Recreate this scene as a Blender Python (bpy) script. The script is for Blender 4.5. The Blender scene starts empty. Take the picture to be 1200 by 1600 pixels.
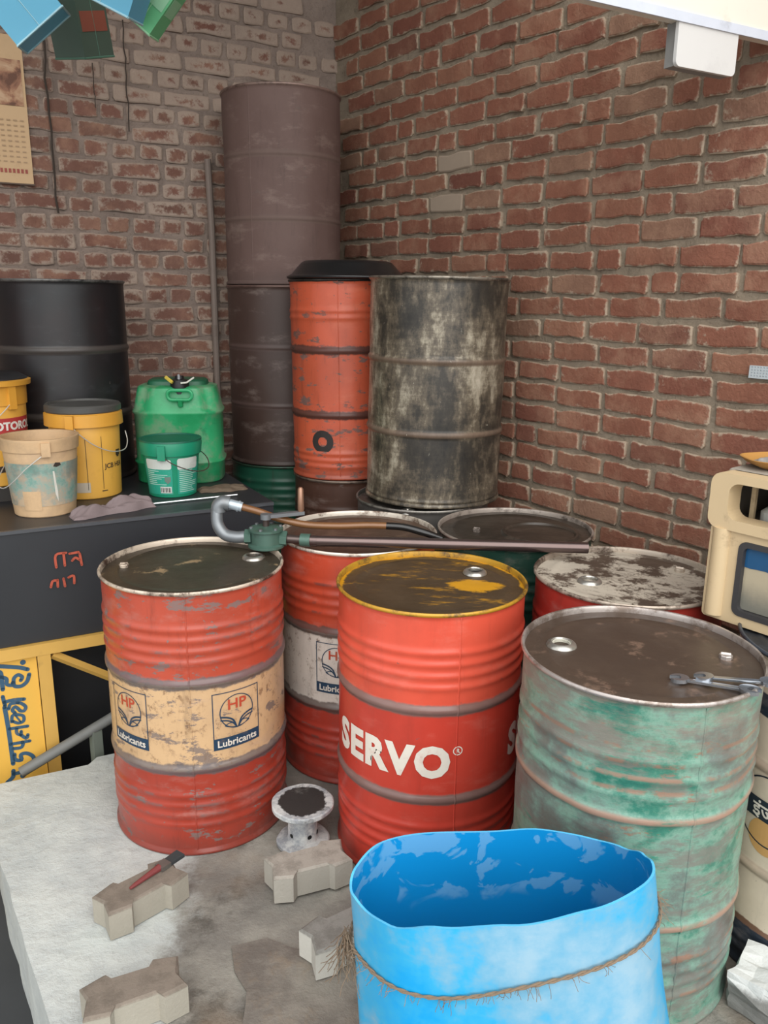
import bpy, bmesh, math, random
from mathutils import Vector, Matrix, noise as mn

PI = math.pi
C = bpy.context.scene.collection
sc = bpy.context.scene

# ------------------------------------------------------------------ camera
cam_d = bpy.data.cameras.new('camera')
cam = bpy.data.objects.new('camera', cam_d); C.objects.link(cam)
PITCH, ROLL, CAM_H, FPX = 0.255943, 0.011059, 1.7089, 1278.565
cam_d.sensor_fit = 'VERTICAL'; cam_d.sensor_height = 36.0; cam_d.sensor_width = 27.0
cam_d.lens = FPX / 1600 * 36.0
cam_d.clip_start = 0.02
_cp, _sp, _cr, _sr = math.cos(PITCH), math.sin(PITCH), math.cos(ROLL), math.sin(ROLL)
_f = Vector((0, _cp, -_sp)); _r = Vector((1, 0, 0)); _u = Vector((0, _sp, _cp))
_r2 = _cr * _r + _sr * _u; _u2 = -_sr * _r + _cr * _u
cam.matrix_world = Matrix(((_r2.x, _u2.x, -_f.x, 0), (_r2.y, _u2.y, -_f.y, 0), (_r2.z, _u2.z, -_f.z, CAM_H), (0, 0, 0, 1)))
sc.camera = cam

# ------------------------------------------------------------------ world, light, exposure
world = bpy.data.worlds.new('sky'); sc.world = world; world.use_nodes = True
wn = world.node_tree; bg = wn.nodes['Background']
bg.inputs['Color'].default_value = (0.93, 0.97, 1.0, 1)
bg.inputs['Strength'].default_value = 1.0
sun_d = bpy.data.lights.new('sun', 'SUN'); sun_d.energy = 1.6; sun_d.angle = math.radians(70); sun_d.color = (1.0, 0.97, 0.92)
sun = bpy.data.objects.new('sun', sun_d); C.objects.link(sun)
sun.rotation_euler = (math.radians(52), 0, math.radians(14))
sc.view_settings.view_transform = 'Standard'; sc.view_settings.look = 'None'
sc.view_settings.gamma = 1.0; sc.view_settings.use_curve_mapping = False
sc.view_settings.exposure = 0.70

# ------------------------------------------------------------------ helpers: colour, nodes
def lin(h):
    h = h.lstrip('#'); out = []
    for i in (0, 2, 4):
        c = int(h[i:i+2], 16) / 255
        out.append(c / 12.92 if c <= 0.04045 else ((c + 0.055) / 1.055) ** 2.4)
    return (*out, 1.0)

class NG:
    """Small builder for a procedural material."""
    def __init__(s, name):
        s.mat = bpy.data.materials.new(name); s.mat.use_nodes = True
        s.nt = s.mat.node_tree; s.bsdf = s.nt.nodes['Principled BSDF']
        s._tc = s.nt.nodes.new('ShaderNodeTexCoord'); s.P = s._tc.outputs['Object']; s._xyz = None
    def n(s, t): return s.nt.nodes.new(t)
    def link(s, a, b):
        if isinstance(a, bpy.types.NodeSocket): s.nt.links.new(a, b)
        elif isinstance(a, (tuple, list)): b.default_value = a if len(a) == len(b.default_value) else a[:len(b.default_value)]
        else: b.default_value = a
    def world_pos(s): return s.n('ShaderNodeNewGeometry').outputs['Position']
    def xyz(s):
        if s._xyz is None:
            q = s.n('ShaderNodeSeparateXYZ'); s.link(s.P, q.inputs[0]); s._xyz = q.outputs
        return s._xyz
    def noise(s, scale, det=5, rough=0.6, stretch=(1, 1, 1), seed=0.0, vec=None, dist=0.0):
        m = s.n('ShaderNodeMapping'); s.link(vec if vec is not None else s.P, m.inputs['Vector'])
        m.inputs['Location'].default_value = (seed * 1.37, seed * 2.11, seed * 0.73); m.inputs['Scale'].default_value = stretch
        t = s.n('ShaderNodeTexNoise'); s.link(m.outputs[0], t.inputs['Vector'])
        t.inputs['Scale'].default_value = scale; t.inputs['Detail'].default_value = det
        t.inputs['Roughness'].default_value = rough; t.inputs['Distortion'].default_value = dist
        return t.outputs[0]
    def m(s, op, a, b=0.0, c=None):
        q = s.n('ShaderNodeMath'); q.operation = op; s.link(a, q.inputs[0]); s.link(b, q.inputs[1])
        if c is not None: s.link(c, q.inputs[2])
        return q.outputs[0]
    def ss(s, v, a, b, lo=0.0, hi=1.0):
        q = s.n('ShaderNodeMapRange'); q.interpolation_type = 'SMOOTHSTEP'
        s.link(v, q.inputs['Value']); q.inputs['From Min'].default_value = a; q.inputs['From Max'].default_value = b
        q.inputs['To Min'].default_value = lo; q.inputs['To Max'].default_value = hi
        return q.outputs['Result']
    def mix(s, f, a, b, mode='MIX'):
        q = s.n('ShaderNodeMix'); q.data_type = 'RGBA'; q.blend_type = mode
        s.link(f, q.inputs[0]); s.link(a, q.inputs[6]); s.link(b, q.inputs[7]); return q.outputs[2]
    def ramp(s, f, stops, interp='LINEAR'):
        q = s.n('ShaderNodeValToRGB'); q.color_ramp.interpolation = interp; s.link(f, q.inputs[0])
        e = q.color_ramp.elements
        while len(e) < len(stops): e.new(0.5)
        for i, (p, c) in enumerate(stops): e[i].position = p; e[i].color = c
        return q.outputs[0]
    def attr(s, name):
        q = s.n('ShaderNodeAttribute'); q.attribute_name = name; return q.outputs['Fac']
    def rnd(s): return s.n('ShaderNodeObjectInfo').outputs['Random']
    def done(s, col, rough=0.6, metal=0.0, bump=None, bs=0.3, bd=0.01, spec=0.5, **kw):
        s.link(col, s.bsdf.inputs['Base Color']); s.link(rough, s.bsdf.inputs['Roughness']); s.link(metal, s.bsdf.inputs['Metallic'])
        s.link(spec, s.bsdf.inputs['Specular IOR Level'])
        for k, v in kw.items(): s.link(v, s.bsdf.inputs[k.replace('_', ' ')])
        if bump is not None:
            b = s.n('ShaderNodeBump'); b.inputs['Strength'].default_value = bs; b.inputs['Distance'].default_value = bd
            s.link(bump, b.inputs['Height']); s.link(b.outputs[0], s.bsdf.inputs['Normal'])
        return s.mat

_plain = {}
def plain(name, h, rough=0.6, metal=0.0, var=0.18, scale=14, spec=0.5, dirt='3a332d', dirt_amt=0.25):
    """paint or plastic with faint mottling and grime specks"""
    key = (name, h)
    if key in _plain: return _plain[key]
    g = NG(name); c = lin(h); d = tuple(x * (1 - var) for x in c[:3]) + (1,)
    col = g.mix(g.noise(scale, 5), d, c)
    if dirt_amt > 0: col = g.mix(g.m('MULTIPLY', g.ss(g.noise(scale * 0.6, 7, 0.7, seed=5), 0.55, 0.75), dirt_amt), col, lin(dirt))
    _plain[key] = g.done(col, rough, metal, spec=spec); return _plain[key]

# ------------------------------------------------------------------ helpers: meshes
class MB:
    """Collects vertices and faces, links them as one mesh object."""
    def __init__(s): s.v = []; s.f = []; s.sm = []; s.attr = []
    def add(s, vs, fs, smooth=False, attr=None):
        o = len(s.v); s.v += [tuple(p) for p in vs]
        s.f += [tuple(i + o for i in f) for f in fs]; s.sm += [smooth] * len(fs)
        s.attr += attr if attr else [0.0] * len(vs)
        return s
    def box(s, x0, x1, y0, y1, z0, z1):
        v = [(x0,y0,z0),(x1,y0,z0),(x1,y1,z0),(x0,y1,z0),(x0,y0,z1),(x1,y0,z1),(x1,y1,z1),(x0,y1,z1)]
        return s.add(v, [(3,2,1,0),(4,5,6,7),(0,1,5,4),(1,2,6,5),(2,3,7,6),(3,0,4,7)])
    def lathe(s, prof, seg=64, rf=None, cx=0, cy=0, cap0=False, cap1=False, sx=1, sy=1, power=None):
        vs = []; n = len(prof)
        for (r, z) in prof:
            for k in range(seg):
                a = 2 * PI * k / seg; rr = r + (rf(a, z, r) if rf else 0)
                ca, sa = math.cos(a), math.sin(a)
                if power:
                    q = (abs(ca) ** power + abs(sa) ** power) ** (-1 / power); ca *= q; sa *= q
                vs.append((cx + rr * sx * sa, cy - rr * sy * ca, z))
        fs = []
        for i in range(n - 1):
            for k in range(seg):
                k2 = (k + 1) % seg
                fs.append((i*seg+k, i*seg+k2, (i+1)*seg+k2, (i+1)*seg+k))
        if cap0: fs.append(tuple(reversed(range(seg))))
        if cap1: fs.append(tuple((n-1)*seg + k for k in range(seg)))
        return s.add(vs, fs, True)
    def tube(s, pts, r, seg=10, caps=True, rs=None):
        pts = [Vector(p) for p in pts]; n = len(pts); vs = []
        up = Vector((0, 0, 1)); t0 = (pts[1] - pts[0]).normalized()
        if abs(t0.dot(up)) > 0.9: up = Vector((1, 0, 0))
        nrm = (up - t0 * up.dot(t0)).normalized()
        for i, p in enumerate(pts):
            t = (pts[min(i+1, n-1)] - pts[max(i-1, 0)]).normalized()
            nrm = (nrm - t * nrm.dot(t)).normalized(); b = t.cross(nrm)
            rr = rs[i] if rs else r
            for k in range(seg):
                a = 2 * PI * k / seg; vs.append(p + (nrm * math.cos(a) + b * math.sin(a)) * rr)
        fs = [(i*seg+k, i*seg+(k+1) % seg, (i+1)*seg+(k+1) % seg, (i+1)*seg+k) for i in range(n-1) for k in range(seg)]
        if caps: fs += [tuple(reversed(range(seg))), tuple((n-1)*seg+k for k in range(seg))]
        return s.add(vs, fs, True)
    def prism(s, poly, z0, z1, ch=0.0):
        """polygon in xy (ccw) extruded from z0 to z1, chamfered top"""
        n = len(poly); cx = sum(p[0] for p in poly) / n; cy = sum(p[1] for p in poly) / n
        vs = [(x, y, z0) for x, y in poly]
        if ch:
            vs += [(x, y, z1 - ch) for x, y in poly]
            k = lambda x, c: c + (x - c) * (1 - ch / max(0.03, abs(x - c) + 1e-6)) if abs(x - c) > ch else x
            vs += [(k(x, cx), k(y, cy), z1) for x, y in poly]; L = 3
        else: vs += [(x, y, z1) for x, y in poly]; L = 2
        fs = [(l*n+i, l*n+(i+1) % n, (l+1)*n+(i+1) % n, (l+1)*n+i) for l in range(L-1) for i in range(n)]
        fs += [tuple(reversed(range(n))), tuple((L-1)*n+i for i in range(n))]
        return s.add(vs, fs)
    def ring(s, outer, inner, z0, z1):
        n = len(outer)
        vs = [(x,y,z0) for x,y in outer] + [(x,y,z1) for x,y in outer] + [(x,y,z1) for x,y in inner] + [(x,y,z0) for x,y in inner]
        fs = []
        for i in range(n):
            j = (i+1) % n
            for l in range(4):
                m = (l+1) % 4; fs.append((l*n+i, l*n+j, m*n+j, m*n+i))
        return s.add(vs, fs)
    def xf(s, M, start=0):
        M = M if isinstance(M, Matrix) else Matrix(M)
        for i in range(start, len(s.v)): s.v[i] = tuple(M @ Vector(s.v[i]))
        return s
    def mesh(s, name, mat, sharp=35):
        me = bpy.data.meshes.new(name); me.from_pydata(s.v, [], s.f)
        me.polygons.foreach_set('use_smooth', s.sm); me.materials.append(mat)
        if any(s.attr):
            a = me.attributes.new('edge', 'FLOAT', 'POINT'); a.data.foreach_set('value', s.attr)
        me.update()
        if any(s.sm): me.set_sharp_from_angle(angle=math.radians(sharp))
        return me
    def build(s, name, mat, parent=None, sharp=35):
        return obj(name, s.mesh(name, mat, sharp), parent)

def obj(name, me, parent=None):
    o = bpy.data.objects.new(name, me); C.objects.link(o)
    if parent: o.parent = parent
    return o
def tag(o, label=None, cat=None, group=None, kind=None):
    if label: o['label'] = label
    if cat: o['category'] = cat
    if group: o['group'] = group
    if kind: o['kind'] = kind
    return o
def thing(name, label, cat, loc=(0, 0, 0), rz=0.0, group=None):
    o = bpy.data.objects.new(name, None); C.objects.link(o); o.empty_display_size = 0.1
    o.location = loc; o.rotation_euler = (0, 0, rz); tag(o, label, cat, group); return o
def copy_part(o, parent):
    c = o.copy(); C.objects.link(c); c.parent = parent; return c
def rrect(w, h, r, cx=0, cy=0, k=5):
    pts = []
    for (sx, sy, a0) in ((1, -1, -90), (1, 1, 0), (-1, 1, 90), (-1, -1, 180)):
        for i in range(k + 1):
            a = math.radians(a0 + 90 * i / k)
            pts.append((cx + sx * (w/2 - r) + r * math.cos(a), cy + sy * (h/2 - r) + r * math.sin(a)))
    return pts
def circ(r, cx=0, cy=0, n=24): return [(cx + r*math.cos(2*PI*i/n), cy + r*math.sin(2*PI*i/n)) for i in range(n)]
def smooth_path(pts, k=6):
    P = [Vector(p) for p in pts]; out = []
    for i in range(len(P) - 1):
        p0, p1, p2, p3 = P[max(i-1, 0)], P[i], P[i+1], P[min(i+2, len(P)-1)]
        for j in range(k):
            t = j / k
            out.append(0.5 * ((2*p1) + (p2-p0)*t + (2*p0-5*p1+4*p2-p3)*t*t + (3*p1-p0-3*p2+p3)*t**3))
    out.append(P[-1]); return out

# flat print: 2D shapes cut into strips and laid on a surface fn(u, v) -> (x, y, z)
class Flat:
    def __init__(s): s.bm = bmesh.new()
    def poly(s, pts):
        s.bm.faces.new([s.bm.verts.new((x, y, 0)) for x, y in pts]); return s
    def rect(s, x0, x1, y0, y1): return s.poly([(x0,y0),(x1,y0),(x1,y1),(x0,y1)])
    def frame(s, x0, x1, y0, y1, t):
        s.rect(x0, x1, y0, y0+t); s.rect(x0, x1, y1-t, y1); s.rect(x0, x0+t, y0+t, y1-t); return s.rect(x1-t, x1, y0+t, y1-t)
    def annulus(s, cx, cy, r0, r1, n=36, a0=0, a1=360):
        for i in range(n):
            a = math.radians(a0 + (a1-a0)*i/n); b = math.radians(a0 + (a1-a0)*(i+1)/n)
            s.poly([(cx+r0*math.cos(a), cy+r0*math.sin(a)), (cx+r1*math.cos(a), cy+r1*math.sin(a)),
                    (cx+r1*math.cos(b), cy+r1*math.sin(b)), (cx+r0*math.cos(b), cy+r0*math.sin(b))])
        return s
    def disc(s, cx, cy, r, n=14): return s.poly(circ(r, cx, cy, n))
    def stroke(s, pts, w, k=4, joints=True):
        P = [p.to_2d() for p in smooth_path([(x, y, 0) for x, y in pts], k)] if len(pts) > 2 else [Vector(p) for p in pts]
        L = []
        for i, p in enumerate(P):
            t = (P[min(i+1, len(P)-1)] - P[max(i-1, 0)]); t.normalize(); nn = Vector((-t.y, t.x)) * w / 2
            L.append((p + nn, p - nn))
        for i in range(len(P) - 1):
            s.poly([tuple(L[i][1]), tuple(L[i+1][1]), tuple(L[i+1][0]), tuple(L[i][0])])
        if joints: s.disc(P[0].x, P[0].y, w/2, 8); s.disc(P[-1].x, P[-1].y, w/2, 8)
        return s
    def text(s, body, size, x=0, y=0, bold=0.0, shear=0.0, sx=1.0, align='CENTER', space=1.0):
        cu = bpy.data.curves.new('t', 'FONT'); cu.body = body; cu.size = size; cu.offset = bold; cu.shear = shear
        cu.align_x = align; cu.space_character = space; cu.resolution_u = 3
        o = bpy.data.objects.new('t', cu); C.objects.link(o)
        dg = bpy.context.evaluated_depsgraph_get(); dg.update()
        me = bpy.data.meshes.new_from_object(o.evaluated_get(dg))
        for v in me.vertices: v.co = (v.co.x * sx + x, v.co.y + y, 0)
        s.bm.from_mesh(me); bpy.data.meshes.remove(me); bpy.data.objects.remove(o); bpy.data.curves.remove(cu)
        return s
    def lay(s, fn, name, mat, parent, step=0.012):
        bm = s.bm
        bmesh.ops.triangulate(bm, faces=bm.faces[:])
        if step:
            xs = [v.co.x for v in bm.verts]; x = math.floor(min(xs) / step) * step + step
            while x < max(xs):
                bmesh.ops.bisect_plane(bm, geom=bm.verts[:] + bm.edges[:] + bm.faces[:], plane_co=(x, 0, 0), plane_no=(1, 0, 0))
                x += step
        for v in bm.verts: v.co = fn(v.co.x, v.co.y)
        bmesh.ops.recalc_face_normals(bm, faces=bm.faces[:])
        me = bpy.data.meshes.new(name); bm.to_mesh(me); bm.free(); me.materials.append(mat)
        return obj(name, me, parent)
def on_cyl(rad, a0, z0, off=0.0014, rf=None):
    def fn(u, v):
        a = a0 + u / rad; z = z0 + v
        r = (rad(z) if callable(rad) else rad) + off + (rf(a, z, rad) if rf else 0)
        return (r * math.sin(a), -r * math.cos(a), z)
    return fn

# ------------------------------------------------------------------ frame of the two brick walls
CORNER = Vector((-0.2815, 4.8109, 0))
UR = Vector((0.6116, -0.7912, 0))          # along the right wall, towards the street
UB = Vector((0.88197, 0.4713, 0))          # along the back wall, towards the corner
NBK = Vector((-0.4713, 0.88197, 0))        # street -> back wall
RZ_R = math.atan2(UR.y, UR.x); RZ_B = math.atan2(UB.y, UB.x)
def sn(s, n, z=0.0):
    """room frame: s metres left of the corner along the back wall, n metres from the street line"""
    p = CORNER - UB * s; d = n - p.dot(NBK); q = p + NBK * d; return Vector((q.x, q.y, z))

# ------------------------------------------------------------------ setting: walls of brick
def brick_material(name, stops, mortar, smear, grime, plaster=False):
    g = NG(name); W = g.world_pos()
    r = g.m('FRACT', g.m('ADD', g.rnd(), g.attr('tint')))
    base = g.ramp(r, stops)
    mott = g.noise(9, 6, 0.7, vec=W)
    base = g.mix(g.ss(mott, 0.35, 0.7), g.mix(0.3, base, lin('5c3a30')), base)
    base = g.mix(g.m('MULTIPLY', g.ss(g.noise(5, 7, 0.7, vec=W, seed=31), 0.45, 0.7), 0.45), base, lin('b08a72'))
    e = g.attr('edge')
    fine = g.noise(26, 7, 0.75, vec=W, seed=3); big = g.noise(2.6, 4, 0.6, vec=W, seed=8)
    v = g.m('ADD', g.m('MULTIPLY', e, 0.40), g.m('ADD', g.m('MULTIPLY', fine, 0.75), g.m('MULTIPLY', big, smear)))
    if plaster:     # the upper courses are smeared over with cement
        q = g.n('ShaderNodeSeparateXYZ'); g.link(W, q.inputs[0])
        v = g.m('ADD', v, g.m('MULTIPLY', g.ss(g.m('ADD', q.outputs[2], g.m('MULTIPLY', big, 0.6)), 2.72, 3.05), 0.14))
    msk = g.ss(v, 0.76, 0.90)
    col = g.mix(g.m('MULTIPLY', msk, 0.88), base, g.mix(fine, mortar, g.mix(0.5, mortar, lin('c9b8a4'))))
    col = g.mix(g.m('MULTIPLY', g.ss(g.noise(1.3, 5, 0.65, vec=W, seed=21), 0.45, 0.75), grime), col, lin('4a423d'))
    hgt = g.m('ADD', g.noise(70, 4, 0.7, vec=W), g.m('MULTIPLY', fine, 0.8))
    return g.done(col, 0.92, bump=hgt, bs=0.6, bd=0.008, spec=0.2)
def mortar_material(name, c1, c2, grime):
    g = NG(name); W = g.world_pos()
    col = g.mix(g.ss(g.noise(7, 7, 0.7, vec=W), 0.3, 0.7), c1, c2)
    col = g.mix(g.m('MULTIPLY', g.ss(g.noise(48, 4, 0.7, vec=W, seed=4), 0.55, 0.75), 0.5), col, lin('4f473f'))
    col = g.mix(g.m('MULTIPLY', g.ss(g.noise(1.3, 5, 0.65, vec=W, seed=21), 0.45, 0.75), grime), col, lin('4a423d'))
    return g.done(col, 0.95, bump=g.noise(40, 7, 0.75, vec=W), bs=0.9, bd=0.015, spec=0.15)

M_brick_r = brick_material('brick_red', [(0, lin('835345')), (0.25, lin('946350')), (0.5, lin('895948')), (0.72, lin('996c57')), (0.86, lin('774c40')), (0.97, lin('957460'))], lin('a3937f'), 0.26, 0.10)
M_brick_b = brick_material('brick_dusty', [(0, lin('775348')), (0.3, lin('845f53')), (0.6, lin('79584d')), (0.8, lin('8b6859')), (1.0, lin('6d5148'))], lin('958378'), 0.46, 0.22, plaster=True)
M_mort_r = mortar_material('mortar_grey', lin('8d7f6f'), lin('a69784'), 0.10)
M_mort_b = mortar_material('mortar_dusty', lin('86776e'), lin('9d8c81'), 0.2)

def brick_shape(L, H, rng, depth):
    """irregular brick face: jittered outline, rounded lip, domed fan (44 triangles)"""
    hx, hz = L/2, H/2; c = 0.008
    pts = [(-hx+c, -hz), (-hx*0.3, -hz), (hx*0.35, -hz), (hx-c, -hz), (hx, -hz+c), (hx, hz-c), (hx-c, hz), (hx*0.3, hz), (-hx*0.35, hz), (-hx+c, hz), (-hx, hz-c), (-hx, -hz+c)]
    j = lambda a: a + rng.uniform(-0.003, 0.003)
    pts = [(j(x), j(z) - (rng.random() < 0.12) * 0.006 * (1 if z > 0 else -1)) for x, z in pts]; n = len(pts)
    tl = rng.uniform(-0.004, 0.004); tz = rng.uniform(-0.003, 0.003)
    dep = lambda x, z, d: -(d + tl * x / hx + tz * z / hz)
    vs = [(x, 0.012, z) for x, z in pts] + [(x, dep(x, z, depth - 0.004), z) for x, z in pts]
    ins = [(x * (1 - 0.006/hx), z * (1 - 0.006/hz)) for x, z in pts]
    vs += [(x, dep(x, z, depth), z) for x, z in ins] + [(0, dep(0, 0, depth + 0.001), 0)]
    fs = []
    for i in range(n):
        k = (i+1) % n
        fs += [(i, k, n+k, n+i), (n+i, n+k, 2*n+k, 2*n+i), (2*n+i, 2*n+k, 3*n)]
    at = [1.0]*n + [0.95]*n + [0.62]*n + [0.02]
    return vs, fs, at

def in_view(P):
    d = P - Vector((0, 0, CAM_H)); z = d.dot(_f)
    if z < 0.1: return None
    return 600 + FPX * d.dot(_r2) / z, 800 - FPX * d.dot(_u2) / z, z

def brick_wall(wall, sgn, U, s_max, z_lo, z_hi, rows, Lr, mb, depth, seed, hide, poses):
    rng = random.Random(seed)
    var = {}
    for kind, L in Lr.items():
        for k in range(4):
            v = brick_shape(L, rows['h'], rng, depth); b = MB(); b.add(*v[:2], attr=v[2]); var[kind, k] = (v, b.mesh('brick', mb))
    lay = []; k = 0; z = rows['z0']
    while z > z_lo: z -= rows['p']; k -= 1
    while z < z_hi:
        kind = rows['kind'](k); L = Lr[kind]; j = rows['j']
        s = 0.02 + rng.uniform(0, 0.012) - (L + j) * rows['off'](k, rng)
        while s < s_max:
            kd = kind; Lk = L
            if kind == 'stretcher' and rng.random() < rows['bat']: kd = 'header'; Lk = Lr['header']
            if s > -0.03:
                lay.append((s + Lk/2, z + rows['h']/2 + rng.uniform(-0.004, 0.004), kd, rng.randrange(4), rng.uniform(-0.012, 0.012), rng.uniform(-0.004, 0.002)))
            s += Lk + j + rng.uniform(-0.004, 0.007)
        z += rows['p']; k += 1
    scored = []
    for b in lay:
        P = CORNER + U * (sgn * b[0]) * 1.0 + Vector((0, 0, b[1])); q = in_view(P); a = 0
        if q and -25 < q[0] < 1225 and -25 < q[1] < 1625 and not hide(q[0], q[1]):
            a = Lr[b[2]] / q[2] ** 2
        scored.append((a, b))
    scored.sort(key=lambda t: -t[0])
    rest = MB(); tint = []
    for i, (a, b) in enumerate(scored):
        loc = Vector((sgn * b[0], b[5], b[1]))
        if a > 0 and i < 296:
            o = obj('brick', var[b[2], b[3]][1], wall); o.location = loc; o.rotation_euler = (0, b[4] * 1.2, 0)
            if poses and any(abs(b[0]-s) < w and abs(b[1]-z) < 0.046 for s, z, w in poses[0]):
                o.material_slots[0].link = 'OBJECT'; o.material_slots[0].material = poses[1]
        else:
            v = var[b[2], b[3]][0]; R = Matrix.Translation(loc) @ Matrix.Rotation(b[4] * 1.2, 4, 'Y')
            rest.add([R @ Vector(p) for p in v[0]], v[1], attr=v[2]); t = rng.random(); tint += [t] * len(v[0])
    me = rest.mesh('brickwork', mb); at = me.attributes.new('tint', 'FLOAT', 'POINT'); at.data.foreach_set('value', tint)
    tag(obj('brickwork', me, wall), kind='stuff')

def wall_mesh(x0, x1, z0, z1, thick, step, amp, seed):
    b = MB(); nx = int((x1-x0)/step); nz = int((z1-z0)/step); vs = []
    for i in range(nz+1):
        for k in range(nx+1):
            x = x0 + (x1-x0)*k/nx; z = z0 + (z1-z0)*i/nz
            d = mn.fractal(Vector((x*9+seed, z*9, seed)), 0.8, 2.0, 4) * amp
            vs.append((x, -d, z))
    fs = [(i*(nx+1)+k, i*(nx+1)+k+1, (i+1)*(nx+1)+k+1, (i+1)*(nx+1)+k) for i in range(nz) for k in range(nx)]
    b.add(vs, fs, True); b.box(x0, x1, 0.012, thick, z0, z1); return b

WH = 4.0
wall_r = wall_mesh(-0.12, 4.6, -0.3, WH, 0.12, 0.024, 0.006, 3).build('wall_right', M_mort_r)
wall_r.location = CORNER; wall_r.rotation_euler = (0, 0, RZ_R); tag(wall_r, kind='structure')
wall_b = wall_mesh(-4.2, 0.0, -0.3, WH, 0.12, 0.024, 0.006, 11).build('wall_back', M_mort_b)
wall_b.location = CORNER; wall_b.rotation_euler = (0, 0, RZ_B); tag(wall_b, kind='structure')
brick_wall(wall_r, 1, UR, 3.3, 0.05, 3.55, dict(z0=0.915, p=0.0912, h=0.0745, j=0.015, kind=lambda k: 'stretcher', off=lambda k, r: (0.5 * (k % 2) + r.uniform(0, 0.3)), bat=0.10),
           dict(stretcher=0.224, header=0.108), M_brick_r, 0.011, 5,
           lambda x, y: (x < 800 and y > 440) or (x < 540 and y > 110) or (y > 870) or (x > 1110 and y > 750), ([(0.86, 2.12, 0.10), (0.62, 2.32, 0.09), (1.33, 2.30, 0.07), (0.94, 2.34, 0.07)], plain('whitewashed_brick', 'a3917f', 0.9, var=0.15, scale=20, dirt='7a5a4a', dirt_amt=0.4)))
brick_wall(wall_b, -1, UB, 2.6, 0.05, 3.55, dict(z0=1.5865, p=0.0849, h=0.068, j=0.0185, kind=lambda k: 'stretcher' if k % 2 == 0 else 'header', off=lambda k, r: r.uniform(0, 0.9), bat=0.04),
           dict(stretcher=0.226, header=0.107), M_brick_b, 0.0075, 9,
           lambda x, y: (x > 345 and y > 130) or (x < 195 and y > 460) or (y > 620) or (x < 30 and 60 < y < 285), None)


# ------------------------------------------------------------------ setting: floor, ground, roof, lintel
def floor_material():
    g = NG('cement_floor'); X = g.xyz()
    n1 = g.noise(2.2, 7, 0.68); n2 = g.noise(7, 7, 0.7, seed=4); n3 = g.noise(38, 5, 0.7, seed=7)
    pale = g.mix(g.ss(n2, 0.3, 0.7), lin('afb3b1'), lin('c4c7c2'))
    oily = g.mix(g.ss(n1, 0.35, 0.65), lin('75716b'), lin('979389'))
    oily = g.mix(g.m('MULTIPLY', g.ss(g.noise(3.4, 8, 0.75, seed=12), 0.5, 0.68), 0.75), oily, lin('48443e'))
    oily = g.mix(g.m('MULTIPLY', g.ss(g.noise(1.6, 4, 0.6, seed=17), 0.5, 0.62), 0.45), oily, lin('8a7763'))
    edge = g.m('ADD', g.m('ADD', X['X'] if False else X[0], g.m('MULTIPLY', X[1], 0.06)), g.m('MULTIPLY', g.m('SUBTRACT', n2, 0.5), 0.3))
    col = g.mix(g.ss(edge, -0.50, -0.40), pale, oily)
    col = g.mix(g.m('MULTIPLY', g.ss(n3, 0.58, 0.75), 0.3), col, lin('6e6a63'))
    return g.done(col, 0.9, bump=g.m('ADD', n2, g.m('MULTIPLY', n3, 0.35)), bs=0.5, bd=0.02, spec=0.2)
M_floor = floor_material()
M_patch = None
def poly_slab(pts, z0, z1, step=0.05, amp=0.004, seed=0):
    """horizontal slab with an uneven top cut to a polygon"""
    bm = bmesh.new(); xs = [p[0] for p in pts]; ys = [p[1] for p in pts]
    f = bm.faces.new([bm.verts.new((x, y, z1)) for x, y in pts])
    ret = bmesh.ops.extrude_face_region(bm, geom=[f])
    for v in [e for e in ret['geom'] if isinstance(e, bmesh.types.BMVert)]: v.co.z = z0
    bmesh.ops.triangulate(bm, faces=bm.faces[:])
    for ax, lo, hi in ((0, min(xs), max(xs)), (1, min(ys), max(ys))):
        c = lo + step
        while c < hi:
            bmesh.ops.bisect_plane(bm, geom=bm.verts[:]+bm.edges[:]+bm.faces[:], plane_co=(c, 0, 0) if ax == 0 else (0, c, 0), plane_no=(1, 0, 0) if ax == 0 else (0, 1, 0)); c += step
    for v in bm.verts:
        if abs(v.co.z - z1) < 1e-4: v.co.z += mn.fractal(Vector((v.co.x*4, v.co.y*4, seed)), 0.8, 2, 4) * amp
        jj = mn.noise(Vector((v.co.x*7, v.co.y*7, seed+5))) * 0.008; v.co.x += jj; v.co.y += jj
    bmesh.ops.recalc_face_normals(bm, faces=bm.faces[:]); return bm
A = [sn(1.70, -2.0), sn(-3.0, -2.0), sn(-3.0, 4.5), sn(0.78, 4.5), sn(0.80, 2.96), sn(1.30, 2.95), sn(1.66, 2.97), sn(1.70, 2.93), sn(2.055, 2.94), sn(2.02, 2.3), sn(1.965, 1.8)]
bm = poly_slab([(p.x, p.y) for p in A], -0.3, 0.0, 0.08, 0.003, 2)
me = bpy.data.meshes.new('floor'); bm.to_mesh(me); bm.free(); me.materials.append(M_floor)
floor = tag(obj('floor', me), kind='structure')
def patch_material():
    g = NG('dirty_screed'); n = g.noise(4, 8, 0.72); n2 = g.noise(14, 6, 0.7, seed=3)
    col = g.mix(g.ss(n, 0.35, 0.65), lin('6d665f'), lin('8d867c'))
    col = g.mix(g.m('MULTIPLY', g.ss(n2, 0.5, 0.7), 0.5), col, lin('8a7966'))
    return g.done(col, 0.9, bump=n2, bs=0.5, bd=0.015, spec=0.2)
M_patch = patch_material()
bm = poly_slab([(-0.40, 1.845), (-0.375, 1.76), (-0.335, 1.70), (-0.33, 1.60), (-0.285, 1.50), (-0.29, 1.30), (-0.25, 1.0), (0.5, 1.0), (0.35, 1.70), (0.1, 1.80), (-0.05, 1.80), (-0.15, 1.86), (-0.22, 1.835), (-0.31, 1.875)], 0.001, 0.007, 0.03, 0.0045, 9)
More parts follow.
